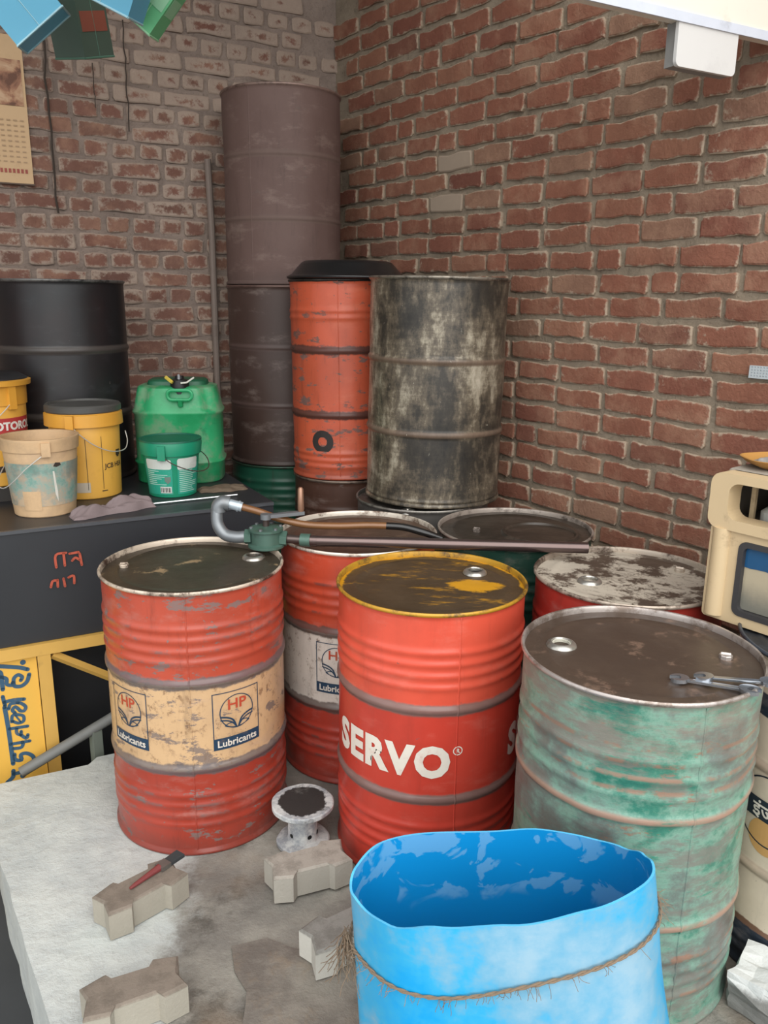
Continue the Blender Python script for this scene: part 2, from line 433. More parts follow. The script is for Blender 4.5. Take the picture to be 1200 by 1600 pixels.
me = bpy.data.meshes.new('screed_patch'); bm.to_mesh(me); bm.free(); me.materials.append(M_patch)
obj('screed_patch', me, floor)
M_ground = plain('street_concrete', 'a3a19c', 0.95, var=0.2, scale=2)  # outer ground, made pale to bounce light in through the open front
tr0 = MB(); TP = [sn(2.9, -2.0), sn(1.5, -2.0), sn(1.5, 4.5), sn(2.9, 4.5)]; tr0.prism([(p.x, p.y) for p in TP], -0.302, -0.28).build('floor_trench', plain('trench_dark', '3f4143', 0.95, var=0.4, scale=5)); tag(bpy.data.objects['floor_trench'], kind='structure')  # dark strip on the lower ground left of the slab
g0 = MB(); g0.box(-14, 14, -14, 9, -0.42, -0.30).build('ground', M_ground); tag(bpy.data.objects['ground'], kind='structure')
M_roof = plain('roof_cement', '9a948c', 0.9)
rb = MB()
P4 = [sn(4.2, 2.0), sn(-0.55, 2.0), sn(-0.55, 4.5), sn(4.2, 4.5)]
rb.prism([(p.x, p.y) for p in P4], WH, WH + 0.15).build('ceiling', M_roof); tag(bpy.data.objects['ceiling'], kind='structure')  # unseen roof, height set so daylight over the lintel reaches the walls
# unseen end wall, added on the left to keep the inside darker
lw = MB(); lw.box(0, 0.12, -1.45, 0, -0.3, WH)
o = lw.build('wall_left_added', M_mort_b); o.location = sn(4.1, 4.37); o.rotation_euler = (0, 0, RZ_B); tag(o, kind='structure')
# lintel across the open front
M_lintel = plain('lintel_paint', 'e9e0d2', 0.55, var=0.06, dirt='a08a70', dirt_amt=0.3)
def lint():
    b = MB(); b.box(-3.9, 0.0, -0.0, 0.035, 2.478, 2.74); return b
o = lint().build('trim_1', M_lintel); q = sn(0, 1.9); o.location = (1.2515, 2.8237, 0); o.rotation_euler = (0, 0, RZ_B); tag(o, kind='structure')
o['label'] = 'cream painted lintel beam across the open shop front'
M_lipmetal = plain('lintel_lip', 'd6dbe6', 0.35)
MB().box(-3.9, 0.0, -0.006, 0.0, 2.474, 2.50).build('lintel_lip', M_lipmetal, o)

# ------------------------------------------------------------------ drums
H200 = 0.88
def drum_profile(H=H200, R=0.2905, body=0.2835, hoops=(0.30, 0.585), ridges=(), ra=0.0035, hw=0.011):
    pr = [(R-0.005, 0.0), (R, 0.003), (R, 0.011), (body, 0.018)]; z = 0.024
    while z < H - 0.024:
        r = body
        for h in hoops: r += (R - 0.0005 - body) * math.exp(-((z-h)/hw)**4) * (1 if hw > 0.008 else 0.6)
        for q in ridges: r += ra * math.exp(-((z-q)/0.0105)**2)
        pr.append((r, z)); z += 0.0055
    pr += [(body, H-0.018), (body+0.003, H-0.013), (body+0.005, H-0.009)]
    return pr
TOP_R = (0.655, 0.690, 0.725, 0.760); BOT_R = (0.105, 0.140, 0.175, 0.210)
def dents(seed, amp, lf=2.2):
    def rf(a, z, r):
        p = Vector((math.sin(a)*lf, math.cos(a)*lf, z*3.2)) + Vector((seed*3.1, seed*1.7, seed))
        e = min(1, z/0.06, max(0, (0.88 - z))/0.06) if z < 0.88 else 0
        return (mn.noise(p) * amp + mn.noise(p*2.6) * amp * 0.35) * max(0.0, e)
    return rf
def drum_paint(name, zones, hoop='6f6763', seed=0, chip=0.5, chipc='4b4340', streak=0.3, rough=0.42, hoops=(0.30, 0.585), hoop_w=0.5, foot=0.3, scuff='c9b8ae', scuff_amt=0.18, ridges=(), speck=False):
    g = NG(name); z = g.xyz()[2]
    nf = g.noise(16, 7, 0.7, seed=seed); nz = g.m('ADD', z, g.m('MULTIPLY', g.m('SUBTRACT', nf, 0.5), 0.02))
    col = zones[0][1] if isinstance(zones[0][1], tuple) else lin(zones[0][1])
    for z0, c in zones[1:]: col = g.mix(g.ss(nz, z0-0.002, z0+0.002), col, lin(c))
    # tone, faded scuffs, dark run marks
    col = g.mix(g.m('MULTIPLY', g.ss(g.noise(3.2, 6, 0.65, seed=seed+2), 0.4, 0.7), 0.35), col, g.mix(0.55, col, lin('3a1c16')))
    col = g.mix(g.m('MULTIPLY', g.ss(g.noise(5, 7, 0.7, (1, 1, 2.4), seed=seed+3), 0.52, 0.72), scuff_amt), col, lin(scuff))
    col = g.mix(g.m('MULTIPLY', g.ss(g.noise(9, 7, 0.75, (2.2, 2.2, 0.35), seed=seed+4), 0.52, 0.75), streak), col, lin('2e2421'))
    chipm = g.m('MAXIMUM', g.ss(g.noise(10, 8, 0.72, (0.8, 0.8, 2.0), seed=seed+5), 0.72 - chip*0.16, 0.75 - chip*0.16), g.ss(g.noise(60, 3, 0.6, seed=seed+6), 0.74 - chip*0.06, 0.77 - chip*0.06))
    col = g.mix(g.m('MULTIPLY', chipm, 0.85), col, g.mix(g.noise(40, 3), lin(chipc), lin('7a6c66')))
    rr = g.m('ADD', rough, g.m('MULTIPLY', chipm, 0.25))
    for h in hoops:
        d = g.m('ABSOLUTE', g.m('SUBTRACT', z, h))
        w = g.ss(g.m('SUBTRACT', d, g.m('MULTIPLY', g.m('SUBTRACT', nf, 0.42), 0.075 * hoop_w)), 0.012, 0.020, 1.0, 0.0)
        col = g.mix(g.m('MULTIPLY', w, 0.88), col, g.mix(g.noise(25, 5), lin(hoop), g.mix(0.5, lin(hoop), lin('4a3c38'))))
    if speck:
        sm = g.m('MULTIPLY', g.ss(g.noise(34, 7, 0.75, (1, 1, 0.8), seed=seed+40), 0.53, 0.62), g.ss(g.noise(4.5, 5, 0.65, seed=seed+41), 0.40, 0.58))
        sm = g.m('MULTIPLY', sm, g.m('MULTIPLY', g.ss(z, 0.30, 0.305), g.ss(z, 0.58, 0.585, 1, 0)))
        col = g.mix(g.m('MULTIPLY', sm, 0.75), col, lin('6b4c36'))
    for h in ridges:
        d = g.m('ABSOLUTE', g.m('SUBTRACT', z, h))
        w = g.m('MULTIPLY', g.ss(d, 0.002, 0.008, 1.0, 0.0), g.ss(g.noise(7, 5, 0.7, seed=seed+9), 0.52, 0.62))
        col = g.mix(g.m('MULTIPLY', w, 0.6), col, lin(chipc))
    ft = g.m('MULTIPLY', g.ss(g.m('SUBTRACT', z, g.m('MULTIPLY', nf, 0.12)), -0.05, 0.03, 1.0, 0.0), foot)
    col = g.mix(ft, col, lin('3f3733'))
    return g.done(col, rr, bump=g.m('ADD', g.m('MULTIPLY', chipm, -0.6), g.m('MULTIPLY', g.noise(28, 4, seed=seed), 0.4)), bs=0.12, bd=0.004, spec=0.5)
def lid_paint(name, base, stain, amt, seed=0, rough=0.4, edge=None, edge_w=0.025, blobs=(), lines=False):
    g = NG(name); X = g.xyz()
    r = g.m('SQRT', g.m('ADD', g.m('POWER', X[0], 2.0), g.m('POWER', X[1], 2.0)))
    n = g.noise(6, 8, 0.74, seed=seed); n2 = g.noise(22, 6, 0.7, (1, 1.6, 1), seed=seed+3)
    col = g.mix(g.noise(12, 5, seed=seed+8), lin(base), g.mix(0.3, lin(base), lin('2a211c')))
    if lines:
        ln = g.m('MULTIPLY', g.ss(g.m('SINE', g.m('MULTIPLY', g.m('ADD', X[1], g.m('MULTIPLY', X[0], 0.35)), 190)), 0.35, 0.6), g.ss(g.noise(30, 3, 0.6, (1, .3, 1), seed=2), 0.47, 0.53))
        ln = g.m('MULTIPLY', ln, g.ss(g.m('ABSOLUTE', g.m('SUBTRACT', X[0], 0.05)), 0.15, 0.16, 1, 0))
        col = g.mix(g.m('MULTIPLY', ln, 0.3), col, lin('4f4038'))
    msk = g.m('MAXIMUM', g.ss(n, 0.62 - amt*0.35, 0.70 - amt*0.35), g.m('MULTIPLY', g.ss(n2, 0.6, 0.72), 0.6))
    for (bx, by, br) in blobs:
        d = g.m('SQRT', g.m('ADD', g.m('POWER', g.m('SUBTRACT', X[0], bx), 2.0), g.m('POWER', g.m('MULTIPLY', g.m('SUBTRACT', X[1], by), 1.5), 2.0)))
        d = g.m('ADD', d, g.m('MULTIPLY', g.m('SUBTRACT', n2, 0.5), 0.11))
        msk = g.m('MULTIPLY', msk, g.ss(d, br*0.75, br*1.05))
    if edge: msk = g.m('MULTIPLY', msk, g.m('SUBTRACT', 1.0, g.m('MULTIPLY', g.ss(g.noise(7, 7, 0.72, (0.6, 2.2, 1), seed=seed+11), 0.54, 0.68), 0.7)))
    if edge: msk = g.m('MULTIPLY', msk, g.ss(g.m('ADD', r, g.m('MULTIPLY', g.m('SUBTRACT', n, 0.5), 0.08)), 0.282-edge_w, 0.286-edge_w*0.6, 1, 0))
    col = g.mix(g.m('MULTIPLY', msk, 0.96), col, g.mix(g.ss(g.noise(4, 6, 0.7, seed=seed+5), 0.35, 0.7), lin(stain), g.mix(0.16, lin(stain), lin('7a6857'))))
    return g.done(col, g.m('ADD', rough, g.m('MULTIPLY', n2, 0.3)), bump=n, bs=0.25, bd=0.006, spec=0.45)
def metal_edge(name, c, worn, seed=0, metal=0.35, rough=0.4):
    g = NG(name); n = g.noise(9, 7, 0.75, seed=seed)
    return g.done(g.mix(g.ss(n, 0.46, 0.64), lin(c), lin(worn)), rough, metal, bump=n, bs=0.15, bd=0.003)

M_hole = plain('dark_hole', '0c0b0a', 0.9, dirt_amt=0)  # near-black for flat discs, painting in the shade inside holes
M_bung = metal_edge('bung_metal', 'b9b5ad', '8a8177', 3, 0.8, 0.3)
def bung(parent, x, y, z, r=0.031, opened=True, mat=None, thread=None):
    b = MB(); b.lathe([(r+0.008, 0), (r+0.006, 0.006), (r, 0.011), (r-0.005, 0.012), (r-0.007, 0.008), (r-0.008, -0.002)], 32, cx=x, cy=y)
    b.v = [(p[0], p[1], p[2]+z) for p in b.v]
    c = b.build('bung_collar', mat or M_bung, parent)
    d = MB()
    if opened:
        for k in range(3): d.tube([(x + (r-0.0085)*math.cos(t*PI/10), y + (r-0.0085)*math.sin(t*PI/10), z + 0.0075 - 0.003*k) for t in range(21)], 0.0012, 6, False)
        d.build('bung_thread', thread or M_bung, c)
        e = MB(); e.lathe([(0.0001, z-0.001), (r-0.008, z-0.001)], 24, cx=x, cy=y); e.build('bung_hole', M_hole, c)
    else:
        e = MB(); e.lathe([(r-0.008, 0.004), (r-0.009, 0.012), (0.008, 0.012), (0.006, 0.008), (0.0001, 0.008)], 24, cx=x, cy=y)
        e.v = [(p[0], p[1], p[2]+z) for p in e.v]; e.build('bung_plug', mat or M_bung, c)
    return c
def plug(parent, x, y, z, mat, r=0.016):
    b = MB(); b.prism(circ(r, x, y, 8), z-0.002, z+0.010, 0.002); b.add([(x-r*0.7, y-0.002, z+0.010), (x+r*0.7, y-0.002, z+0.010), (x+r*0.7, y+0.002, z+0.014), (x-r*0.7, y+0.002, z+0.014)], [(0,1,2,3)])
    return b.build('vent_plug', mat, parent)

def drum(label, loc, body_m, lid_m, rim_m, seed=0, amp=0.0015, H=H200, R=0.2905, hoops=(0.30, 0.585), ridges=TOP_R+BOT_R, ra=0.0045, face=None, seam=None, lean=(0, 0), group=None, bungs=(), plugs=(), name='oil_drum', hw=0.011):
    if face is None: face = math.atan2(-loc[0], loc[1])
    t = thing(name, label, 'oil drum', loc, face, group); t.rotation_euler = (lean[0], lean[1], face)
    bd = R - 0.007; rf = dents(seed, amp)
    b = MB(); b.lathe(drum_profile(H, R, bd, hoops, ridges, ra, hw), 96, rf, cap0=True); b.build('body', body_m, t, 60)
    b = MB(); b.lathe([(bd+0.002, H-0.0135), (R, H-0.009), (R+0.001, H-0.004), (R-0.002, H), (R-0.007, H-0.001), (R-0.009, H-0.006), (R-0.009, H-0.020)], 96, lambda a, z, r: mn.noise(Vector((math.sin(a)*3+seed, math.cos(a)*3, 0)))*amp*0.5)
    b.build('rim', rim_m, t, 50)
    rs = [0.0001, 0.04, 0.08, 0.12, 0.16, 0.20, 0.225, 0.235, 0.245, 0.262, R-0.009]
    if R < 0.27: rs = [x * R / 0.2905 for x in rs[:-1]] + [R-0.009]
    b = MB(); vs = []; seg = 72
    for r in rs:
        for k in range(seg):
            a = 2*PI*k/seg; x, y = r*math.sin(a), -r*math.cos(a)
            z = H - 0.018 + mn.noise(Vector((x*6+seed*2, y*6, seed)))*0.0035*(1 if r < 0.25 else 0.2) + (0.004 if 0.23 < r < 0.24 else 0)
            vs.append((x, y, z))
    b.add(vs, [(i*seg+k, i*seg+(k+1) % seg, (i+1)*seg+(k+1) % seg, (i+1)*seg+k) for i in range(len(rs)-1) for k in range(seg)], True)
    b.build('lid', lid_m, t, 60)
    if seam is not None:
        pts = [(p[0], p[1]) for p in drum_profile(H, R, bd, hoops, ridges, ra, hw)][3::2]
        b = MB(); vs = []
        for r, z in pts:
            for da, dr in ((-0.009, 0.0002), (-0.004, 0.0016), (0.004, 0.0016), (0.009, 0.0002)):
                a = seam + da; rr = r + rf(a, z, r) + dr; vs.append((rr*math.sin(a), -rr*math.cos(a), z))
        b.add(vs, [(4*i+k, 4*i+k+1, 4*i+5+k, 4*i+4+k) for i in range(len(pts)-1) for k in range(3)], True); b.build('weld_seam', body_m, t, 60)
    for q in bungs: bung(t, q[0], q[1], H-0.018, **(q[2] if len(q) > 2 else {}))
    for q in plugs: plug(t, q[0], q[1], H-0.018, rim_m)
    t['rf'] = 0; del t['rf']
    return t, rf, bd

M_ink_navy = plain('navy_print', '1f3a52', 0.5, dirt='9a7c5c', dirt_amt=0.55, scale=22)
M_ink_red = plain('red_print', 'b8482f', 0.5, dirt='9a7c5c', dirt_amt=0.4, scale=22)
M_ink_white = plain('white_print', 'dcd3c6', 0.5, dirt='8a3a2c', dirt_amt=0.45, scale=22)
def emblem(t, rf, bd, a0, z0, s=1.0):
    fn = on_cyl(bd, a0, z0, 0.0016, rf); fn2 = on_cyl(bd, a0, z0, 0.0024, rf)
    f = Flat(); f.frame(-0.078*s, 0.078*s, -0.062*s, 0.092*s, 0.0028*s); f.annulus(0, 0.022*s, 0.0535*s, 0.0565*s, 40)
    f.rect(-0.078*s, 0.078*s, -0.098*s, -0.062*s)
    for sg in (-1, 1):
        f.stroke([(0.004*sg*s, -0.03*s), (0.014*sg*s, -0.006*s), (0.032*sg*s, 0.006*s), (0.053*sg*s, 0.011*s)], 0.0055*s)
        f.stroke([(0.004*sg*s, -0.03*s), (0.016*sg*s, -0.014*s), (0.033*sg*s, -0.004*s), (0.053*sg*s, 0.0005*s)], 0.0045*s)
        f.stroke([(0.002*sg*s, -0.032*s), (0.012*sg*s, -0.016*s), (0.028*sg*s, -0.014*s), (0.040*sg*s, -0.020*s)], 0.003*s)
        f.stroke([(0.002*sg*s, -0.032*s), (0.018*sg*s, -0.029*s), (0.032*sg*s, -0.024*s), (0.040*sg*s, -0.020*s)], 0.003*s)
    f.lay(fn, 'emblem', M_ink_navy, t)
    Flat().text('HP', 0.047*s, 0, 0.032*s, 0.0009, sx=1.1).lay(fn, 'emblem_letters', M_ink_red, t)
    Flat().text('Lubricants', 0.032*s, 0, -0.089*s, 0.0007).lay(fn2, 'banner_lettering', M_ink_white, t)

# front left drum: red, cream band with emblems
M_red_hp = drum_paint('red_enamel_worn', [(0, '9c3a2b'), (0.30, 'c9a67e'), (0.585, 'b04a36')], '655f60', 1, 0.92, '675d5b', 0.35, 0.31, scuff='a89088', scuff_amt=0.3, ridges=TOP_R+BOT_R, speck=True)
M_lid_hp = lid_paint('oily_lid_dark', 'a58a68', '2a2620', 0.78, 2, 0.28)
M_rim_cream = metal_edge('rim_cream_worn', 'd8c7b4', '4e3c32', 2)
t, rf, bd = drum('red oil drum with a dirty cream band, leftmost of the front drums', (-0.6152, 2.5078, 0), M_red_hp, M_lid_hp, M_rim_cream, 1, 0.0018, seam=-0.10, bungs=[(0.20, 0.055)], plugs=[(-0.215, 0.05)])
emblem(t, rf, bd, 0.40, 0.455); emblem(t, rf, bd, -0.86, 0.455)
# second emblem drum behind it
M_red_hp2 = drum_paint('red_enamel', [(0, 'a83a2c'), (0.30, 'd3cac0'), (0.585, 'b8472f')], '5a4d48', 5, 0.4, '4b4340', 0.3, 0.34, ridges=TOP_R+BOT_R, speck=True)
M_lid_hp2 = lid_paint('brown_lid', '6b5546', '4a382d', 0.6, 5, 0.35, edge=None)
t, rf, bd = drum('red oil drum with a white band, behind and between the two front red drums', (-0.095, 2.900, 0), M_red_hp2, M_lid_hp2, metal_edge('rim_white_worn', 'e2d8ca', '6b5444', 5), 5, 0.001, plugs=[(0.05, -0.12)])
emblem(t, rf, bd, -0.26, 0.455)
# red drum with yellow-edged lid and big white word
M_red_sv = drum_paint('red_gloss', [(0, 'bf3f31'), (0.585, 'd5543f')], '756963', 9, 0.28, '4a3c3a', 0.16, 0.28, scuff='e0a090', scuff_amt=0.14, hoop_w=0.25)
M_lid_sv = lid_paint('yellow_lid_oily', 'd89b1c', '332a22', 0.95, 9, 0.3, edge=True, edge_w=0.014, blobs=[(0.13, 0.0, 0.085)])
t, rf, bd = drum('bright red oil drum with large white lettering and a yellow and black lid', (0.148, 2.3676, 0), M_red_sv, M_lid_sv, metal_edge('rim_yellow', 'c2922f', '54422f', 5.5, 0.2), 9, 0.0008, seam=0.30, bungs=[(0.137, 0.12)])
M_word = plain('cream_lettering', 'e6ddd0', 0.45, dirt='b8503f', dirt_amt=0.55, scale=16)
for k, a0 in enumerate((-0.47, 1.72)):
    fn = on_cyl(bd, a0, 0.380, 0.0016, rf)
    Flat().text('SERVO', 0.131, 0, 0, 0.0066, 0.0, sx=0.95, space=1.11).lay(fn, 'lettering', M_word, t)
    fn = on_cyl(bd, a0, 0.380, 0.0016, rf)
    f = Flat().annulus(0.222, 0.078, 0.0115, 0.0145, 20); f.text('R', 0.019, 0.222, 0.0715, 0.0008); f.lay(fn, 'registered_mark', M_word, t)
# worn green drum in front right
def green_drum_material():
    g = NG('green_worn_paint'); z = g.xyz()[2]
    n = g.noise(2.6, 8, 0.72, (1, 1, 1.2), seed=3); n2 = g.noise(9, 8, 0.75, (0.6, 0.6, 2.2), seed=8); n3 = g.noise(20, 7, 0.75, (0.4, 0.4, 3.2), seed=14)
    col = g.ramp(n, [(0.32, lin('1f5a52')), (0.42, lin('387866')), (0.49, lin('769a89')), (0.56, lin('6b7972')), (0.66, lin('6c635d'))])
    col = g.mix(g.m('MULTIPLY', g.ss(n2, 0.48, 0.62), 0.8), col, lin('757069'))
    col = g.mix(g.m('MULTIPLY', g.ss(n3, 0.60, 0.68), 0.8), col, lin('1f8a72'))
    col = g.mix(g.m('MULTIPLY', g.ss(g.noise(11, 8, 0.75, (0.7, 0.7, 2), seed=31), 0.60, 0.66), 0.8), col, lin('8d6754'))
    col = g.mix(g.m('MULTIPLY', g.ss(z, 0.66, 0.86), g.m('MULTIPLY', g.ss(n2, 0.38, 0.55), 0.6)), col, lin('85776c'))
    for h in (0.30, 0.585):
        col = g.mix(g.m('MULTIPLY', g.ss(g.m('ABSOLUTE', g.m('SUBTRACT', z, h)), 0.004, 0.012, 1, 0), g.ss(n2, 0.3, 0.5)), col, lin('9c7f6e'))
    for h in TOP_R + BOT_R:
        w = g.m('MULTIPLY', g.ss(g.m('ABSOLUTE', g.m('SUBTRACT', z, h)), 0.002, 0.008, 1, 0), g.ss(g.noise(6, 5, 0.7, seed=77), 0.48, 0.56))
        col = g.mix(g.m('MULTIPLY', w, 0.8), col, lin('8f6f5d'))
    return g.done(col, g.ss(n2, 0.3, 0.7, 0.3, 0.5), g.m('MULTIPLY', g.ss(n, 0.5, 0.65), 0.25), bump=g.m('ADD', n, g.m('MULTIPLY', n3, 0.4)), bs=0.3, bd=0.008)
M_lid_gr = lid_paint('brown_rusty_lid', '7a6354', '43372f', 0.72, 21, 0.24)
M_rim_gr = metal_edge('rim_bare_steel', 'bdb3ad', '84766c', 21, 0.6, 0.35)
M_thread = plain('white_thread', 'd8d4c4', 0.5)
t, rf, bd = drum('battered green oil drum with a brown lid, spanners lying on top', (0.6372, 1.8726, 0), green_drum_material(), M_lid_gr, M_rim_gr, 21, 0.0045, ridges=(0.64, 0.685, 0.73)+BOT_R, ra=0.004, seam=0.55, bungs=[(-0.19, -0.015, dict(thread=M_thread))], plugs=[(0.2, 0.05)])
# red drum with the white printed lid by the wall
M_lid_wh = lid_paint('white_printed_lid', 'c8bdac', '44352b', 0.45, 31, 0.38, lines=True)
M_red_dk = drum_paint('red_dark', [(0, 'a3332a')], '4d4441', 33, 0.3)
t, rf, bd = drum('red oil drum with a stained white printed lid, close to the brick wall', (0.768, 2.443, 0), M_red_dk, M_lid_wh, metal_edge('rim_pale', 'b9aa9a', '4a382d', 33), 33, 0.001, bungs=[(-0.11, -0.075)], plugs=[(0.16, 0.13)])
f = Flat()
for k in range(30):
    a = math.radians(-150 + k * 4); ca, sa = math.cos(a), math.sin(a)
    f.poly([(0.252*ca, 0.252*sa), (0.266*ca, 0.266*sa), (0.266*math.cos(a+0.03), 0.266*math.sin(a+0.03)), (0.252*math.cos(a+0.03), 0.252*math.sin(a+0.03))]) if k % 5 else None
f.lay(lambda u, v: (u, v, H200-0.0145), 'lid_print', plain('brown_print', '4a3a32', 0.6), t, 0)
# dark drum with the pressed ring in its lid
M_dkgreen = drum_paint('dark_green_paint', [(0, '1d4438')], '2e3a35', 41, 0.3, '2b2a27', 0.4)
M_lid_dk = lid_paint('dark_wet_lid', '4a4038', '2c2722', 0.7, 41, 0.2)
t, rf, bd = drum('dark green oil drum with a wet black lid, in front of the brick wall', (0.494, 2.975, 0), M_dkgreen, M_lid_dk, metal_edge('rim_dark_worn', 'a89c92', '3c322c', 41), 41, 0.001, plugs=[(-0.14, -0.03)])
b = MB(); b.lathe([(0.125, H200-0.018), (0.131, H200-0.010), (0.140, H200-0.009), (0.147, H200-0.018)], 48, cx=0.095, cy=-0.02); b.build('pressed_ring', M_lid_dk, t)
# grey base drum and the scraped black and silver drum on it
M_grey_dr = drum_paint('grey_grimy', [(0, '4d4a47')], '3a3633', 51, 0.5, '2f2b29')
t, rf, bd = drum('grimy grey oil drum under the scraped black drum', (0.168, 3.475, 0), M_grey_dr, lid_paint('grey_lid', '6d6a65', '45403b', 0.6, 51, 0.3), metal_edge('rim_grey', '8b867f', '4f4a45', 51, 0.5), 51, 0.001, bungs=[(-0.06, -0.245, dict(opened=False, r=0.026))])
def scraped_material():
    g = NG('black_scraped_paint'); z = g.xyz()[2]; x = g.xyz()[0]
    n = g.noise(3.6, 9, 0.74, (1.3, 1.3, 0.75), seed=6); n2 = g.noise(8, 8, 0.74, (1.8, 1.8, 0.6), seed=2); n3 = g.noise(20, 7, 0.78, (0.5, 0.5, 2.5), seed=5)
    v = g.m('ADD', g.m('MULTIPLY', n, 0.6), g.m('ADD', g.m('MULTIPLY', n2, 0.32), g.m('MULTIPLY', n3, 0.13)))
    col = g.ramp(v, [(0.40, lin('1f1d1a')), (0.49, lin('37322b')), (0.55, lin('62584a')), (0.60, lin('9a917f')), (0.67, lin('c2baa8'))])
    for h in (0.30, 0.585):
        col = g.mix(g.m('MULTIPLY', g.ss(g.m('ABSOLUTE', g.m('SUBTRACT', z, h)), 0.006, 0.016, 1, 0), 0.8), col, g.mix(n2, lin('4a3f37'), lin('8b7462')))
    col = g.mix(g.m('MULTIPLY', g.ss(g.noise(30, 6, 0.75, (2, 2, 0.8), seed=9), 0.68, 0.72), 0.9), col, lin('e6dfcd'))
    return g.done(col, g.ss(v, 0.4, 0.65, 0.5, 0.3), g.ss(v, 0.5, 0.68, 0.0, 0.35), bump=v, bs=0.25, bd=0.006)
t, rf, bd = drum('tall scraped black and bare metal oil drum on top of a grey one', (0.208, 3.497, 0.882), scraped_material(), M_lid_dk, metal_edge('rim_steel_dark', '8f877b', '3b352f', 61, 0.6), 61, 0.0045, H=0.91, hoops=(0.30, 0.59), ridges=(0.02,), lean=(0.0, 0.012))
# rust brown base drum, orange drum on it, black basin on top
M_rust = drum_paint('rust_brown', [(0, '4c342a')], '3a2b25', 71, 0.4, '332722', 0.3)
t, rf, bd = drum('rust brown oil drum under the orange drum', (-0.192, 3.875, 0), M_rust, lid_paint('rust_lid', '4a3a32', '2d2521', 0.6, 71), metal_edge('rim_rust', '7a6a5e', '40322b', 71), 71, 0.001, R=0.2455, H=0.90, hoops=(0.31, 0.60))
M_orange = drum_paint('orange_worn_paint', [(0, 'c2573a')], '3a2d29', 81, 0.98, '38302d', 0.5, 0.42, hoops=(0.295, 0.58), hoop_w=0.5, scuff='d88a6c')
t, rf, bd = drum('narrow orange oil drum with black scuffs, beside the tall brown stack', (-0.192, 3.875, 0.903), M_orange, lid_paint('black_lid', '2a2622', '1e1b18', 0.6, 81), metal_edge('rim_black', '3a3531', '201d1b', 81), 81, 0.003, R=0.2455, H=0.885, hoops=(0.295, 0.58), ridges=(0.06, 0.09, 0.12, 0.72, 0.75), seam=-0.08, lean=(0, -0.012))
f = Flat().annulus(0, 0.175, 0.022, 0.052, 30); f.lay(on_cyl(bd, -0.42, 0.0, 0.0016, rf), 'black_ring_mark', plain('black_mark', '2b2421', 0.6), t)
t = thing('basin', 'black upturned basin lying on top of the orange drum', 'basin', (-0.180, 3.875, 1.7885))
b = MB(); b.lathe([(0.262, 0.0), (0.270, 0.004), (0.268, 0.012), (0.250, 0.022), (0.215, 0.062), (0.205, 0.072), (0.19, 0.078), (0.0001, 0.080)], 64, cap0=True); b.build('shell', plain('black_enamel', '1c1c1d', 0.3), t)
b = MB(); b.tube([(0.268*math.cos(i*PI/32), 0.268*math.sin(i*PI/32), 0.006) for i in range(65)], 0.006, 8, False); b.build('rolled_lip', plain('black_lip', '202022', 0.35), t)
# corner stack of three
M_stack_green = drum_paint('dark_green_ridged', [(0, '1f5340')], '24433a', 91, 0.25, '2b2d29', 0.4)
st = (-0.528, 4.329)
drum('dark green oil drum at the bottom of the corner stack', (*st, 0), M_stack_green, M_lid_dk, metal_edge('rim_dkgreen', '35503f', '2b2d29', 91), 91, 0.001, ridges=(0.64, 0.68, 0.72, 0.76, 0.80)+BOT_R, ra=0.005)
M_stack_br = drum_paint('dark_brown_rust', [(0, '46352f')], '54423d', 95, 0.4, '3f322e', 0.35, 0.5, hoop_w=0.05)
drum('dark brown oil drum in the middle of the corner stack', (st[0]+0.004, st[1], 0.882), M_stack_br, M_lid_dk, metal_edge('rim_brown', '6b544d', '463833', 95), 95, 0.002, ridges=(), hw=0.006)
M_stack_tp = drum_paint('dusty_brown_rust', [(0, '66504a')], '6d5850', 99, 0.5, '4d3c37', 0.35, 0.7, scuff='8d7970', scuff_amt=0.5, hoop_w=0.05)
drum('dusty pale brown oil drum at the top of the corner stack', (st[0]+0.008, st[1], 1.764), M_stack_tp, M_lid_dk, metal_edge('rim_brown_dusty', '8a736a', '5a4a44', 99), 99, 0.0045, ridges=(), seam=-0.55, hw=0.006)
# black drum on the tank
TZ = 0.89
M_blk = drum_paint('black_paint', [(0, '1e1e20')], '45423f', 101, 0.12, '4a4a4c', 0.1, 0.4, scuff='6a6c70', scuff_amt=0.12, hoop_w=0.1)
drum('black oil drum standing on the tank behind the yellow pails', (-1.475, 3.797, TZ+0.001), M_blk, M_lid_dk, metal_edge('rim_black_worn', '6d6b68', '232222', 101, 0.4), 101, 0.0015, ridges=())
# white and navy drum at the right edge
M_navy_dr = drum_paint('cream_navy_paint', [(0, '26323f'), (0.125, '7a5a48'), (0.142, 'd3c3ad'), (0.715, '26323f'), (0.775, 'd3c3ad')], 'bca994', 111, 0.25, '7a6250', 0.15, 0.5, hoop_w=0.0)
t, rf, bd = drum('cream and navy oil drum at the right edge beside the green one', (1.218, 1.93, 0), M_navy_dr, lid_paint('navy_lid', '3a3f45', '2a2c30', 0.5, 111), metal_edge('rim_navy', '4d5560', '33302e', 111), 111, 0.001, ridges=(0.05, 0.08))
fn = on_cyl(bd, -0.50, 0.47, 0.0016, rf); fn2 = on_cyl(bd, -0.50, 0.47, 0.0026, rf)
Flat().annulus(0, 0, 0.092, 0.096, 48).lay(fn, 'emblem_ring', plain('dark_navy_print', '232b35', 0.5), t)
Flat().rect(-0.10, 0.10, -0.028, 0.028).lay(fn, 'emblem_band', plain('dark_navy_print', '232b35', 0.5), t)
Flat().text('इंजन', 0.05, 0, -0.019, 0.001).lay(fn2, 'emblem_letters', M_ink_white, t)
Flat().disc(0, -0.03, 0.05, 24).lay(on_cyl(bd, -0.50, 0.43, 0.0012, rf), 'emblem_drop', plain('tan_print', 'c99a5e', 0.6), t)

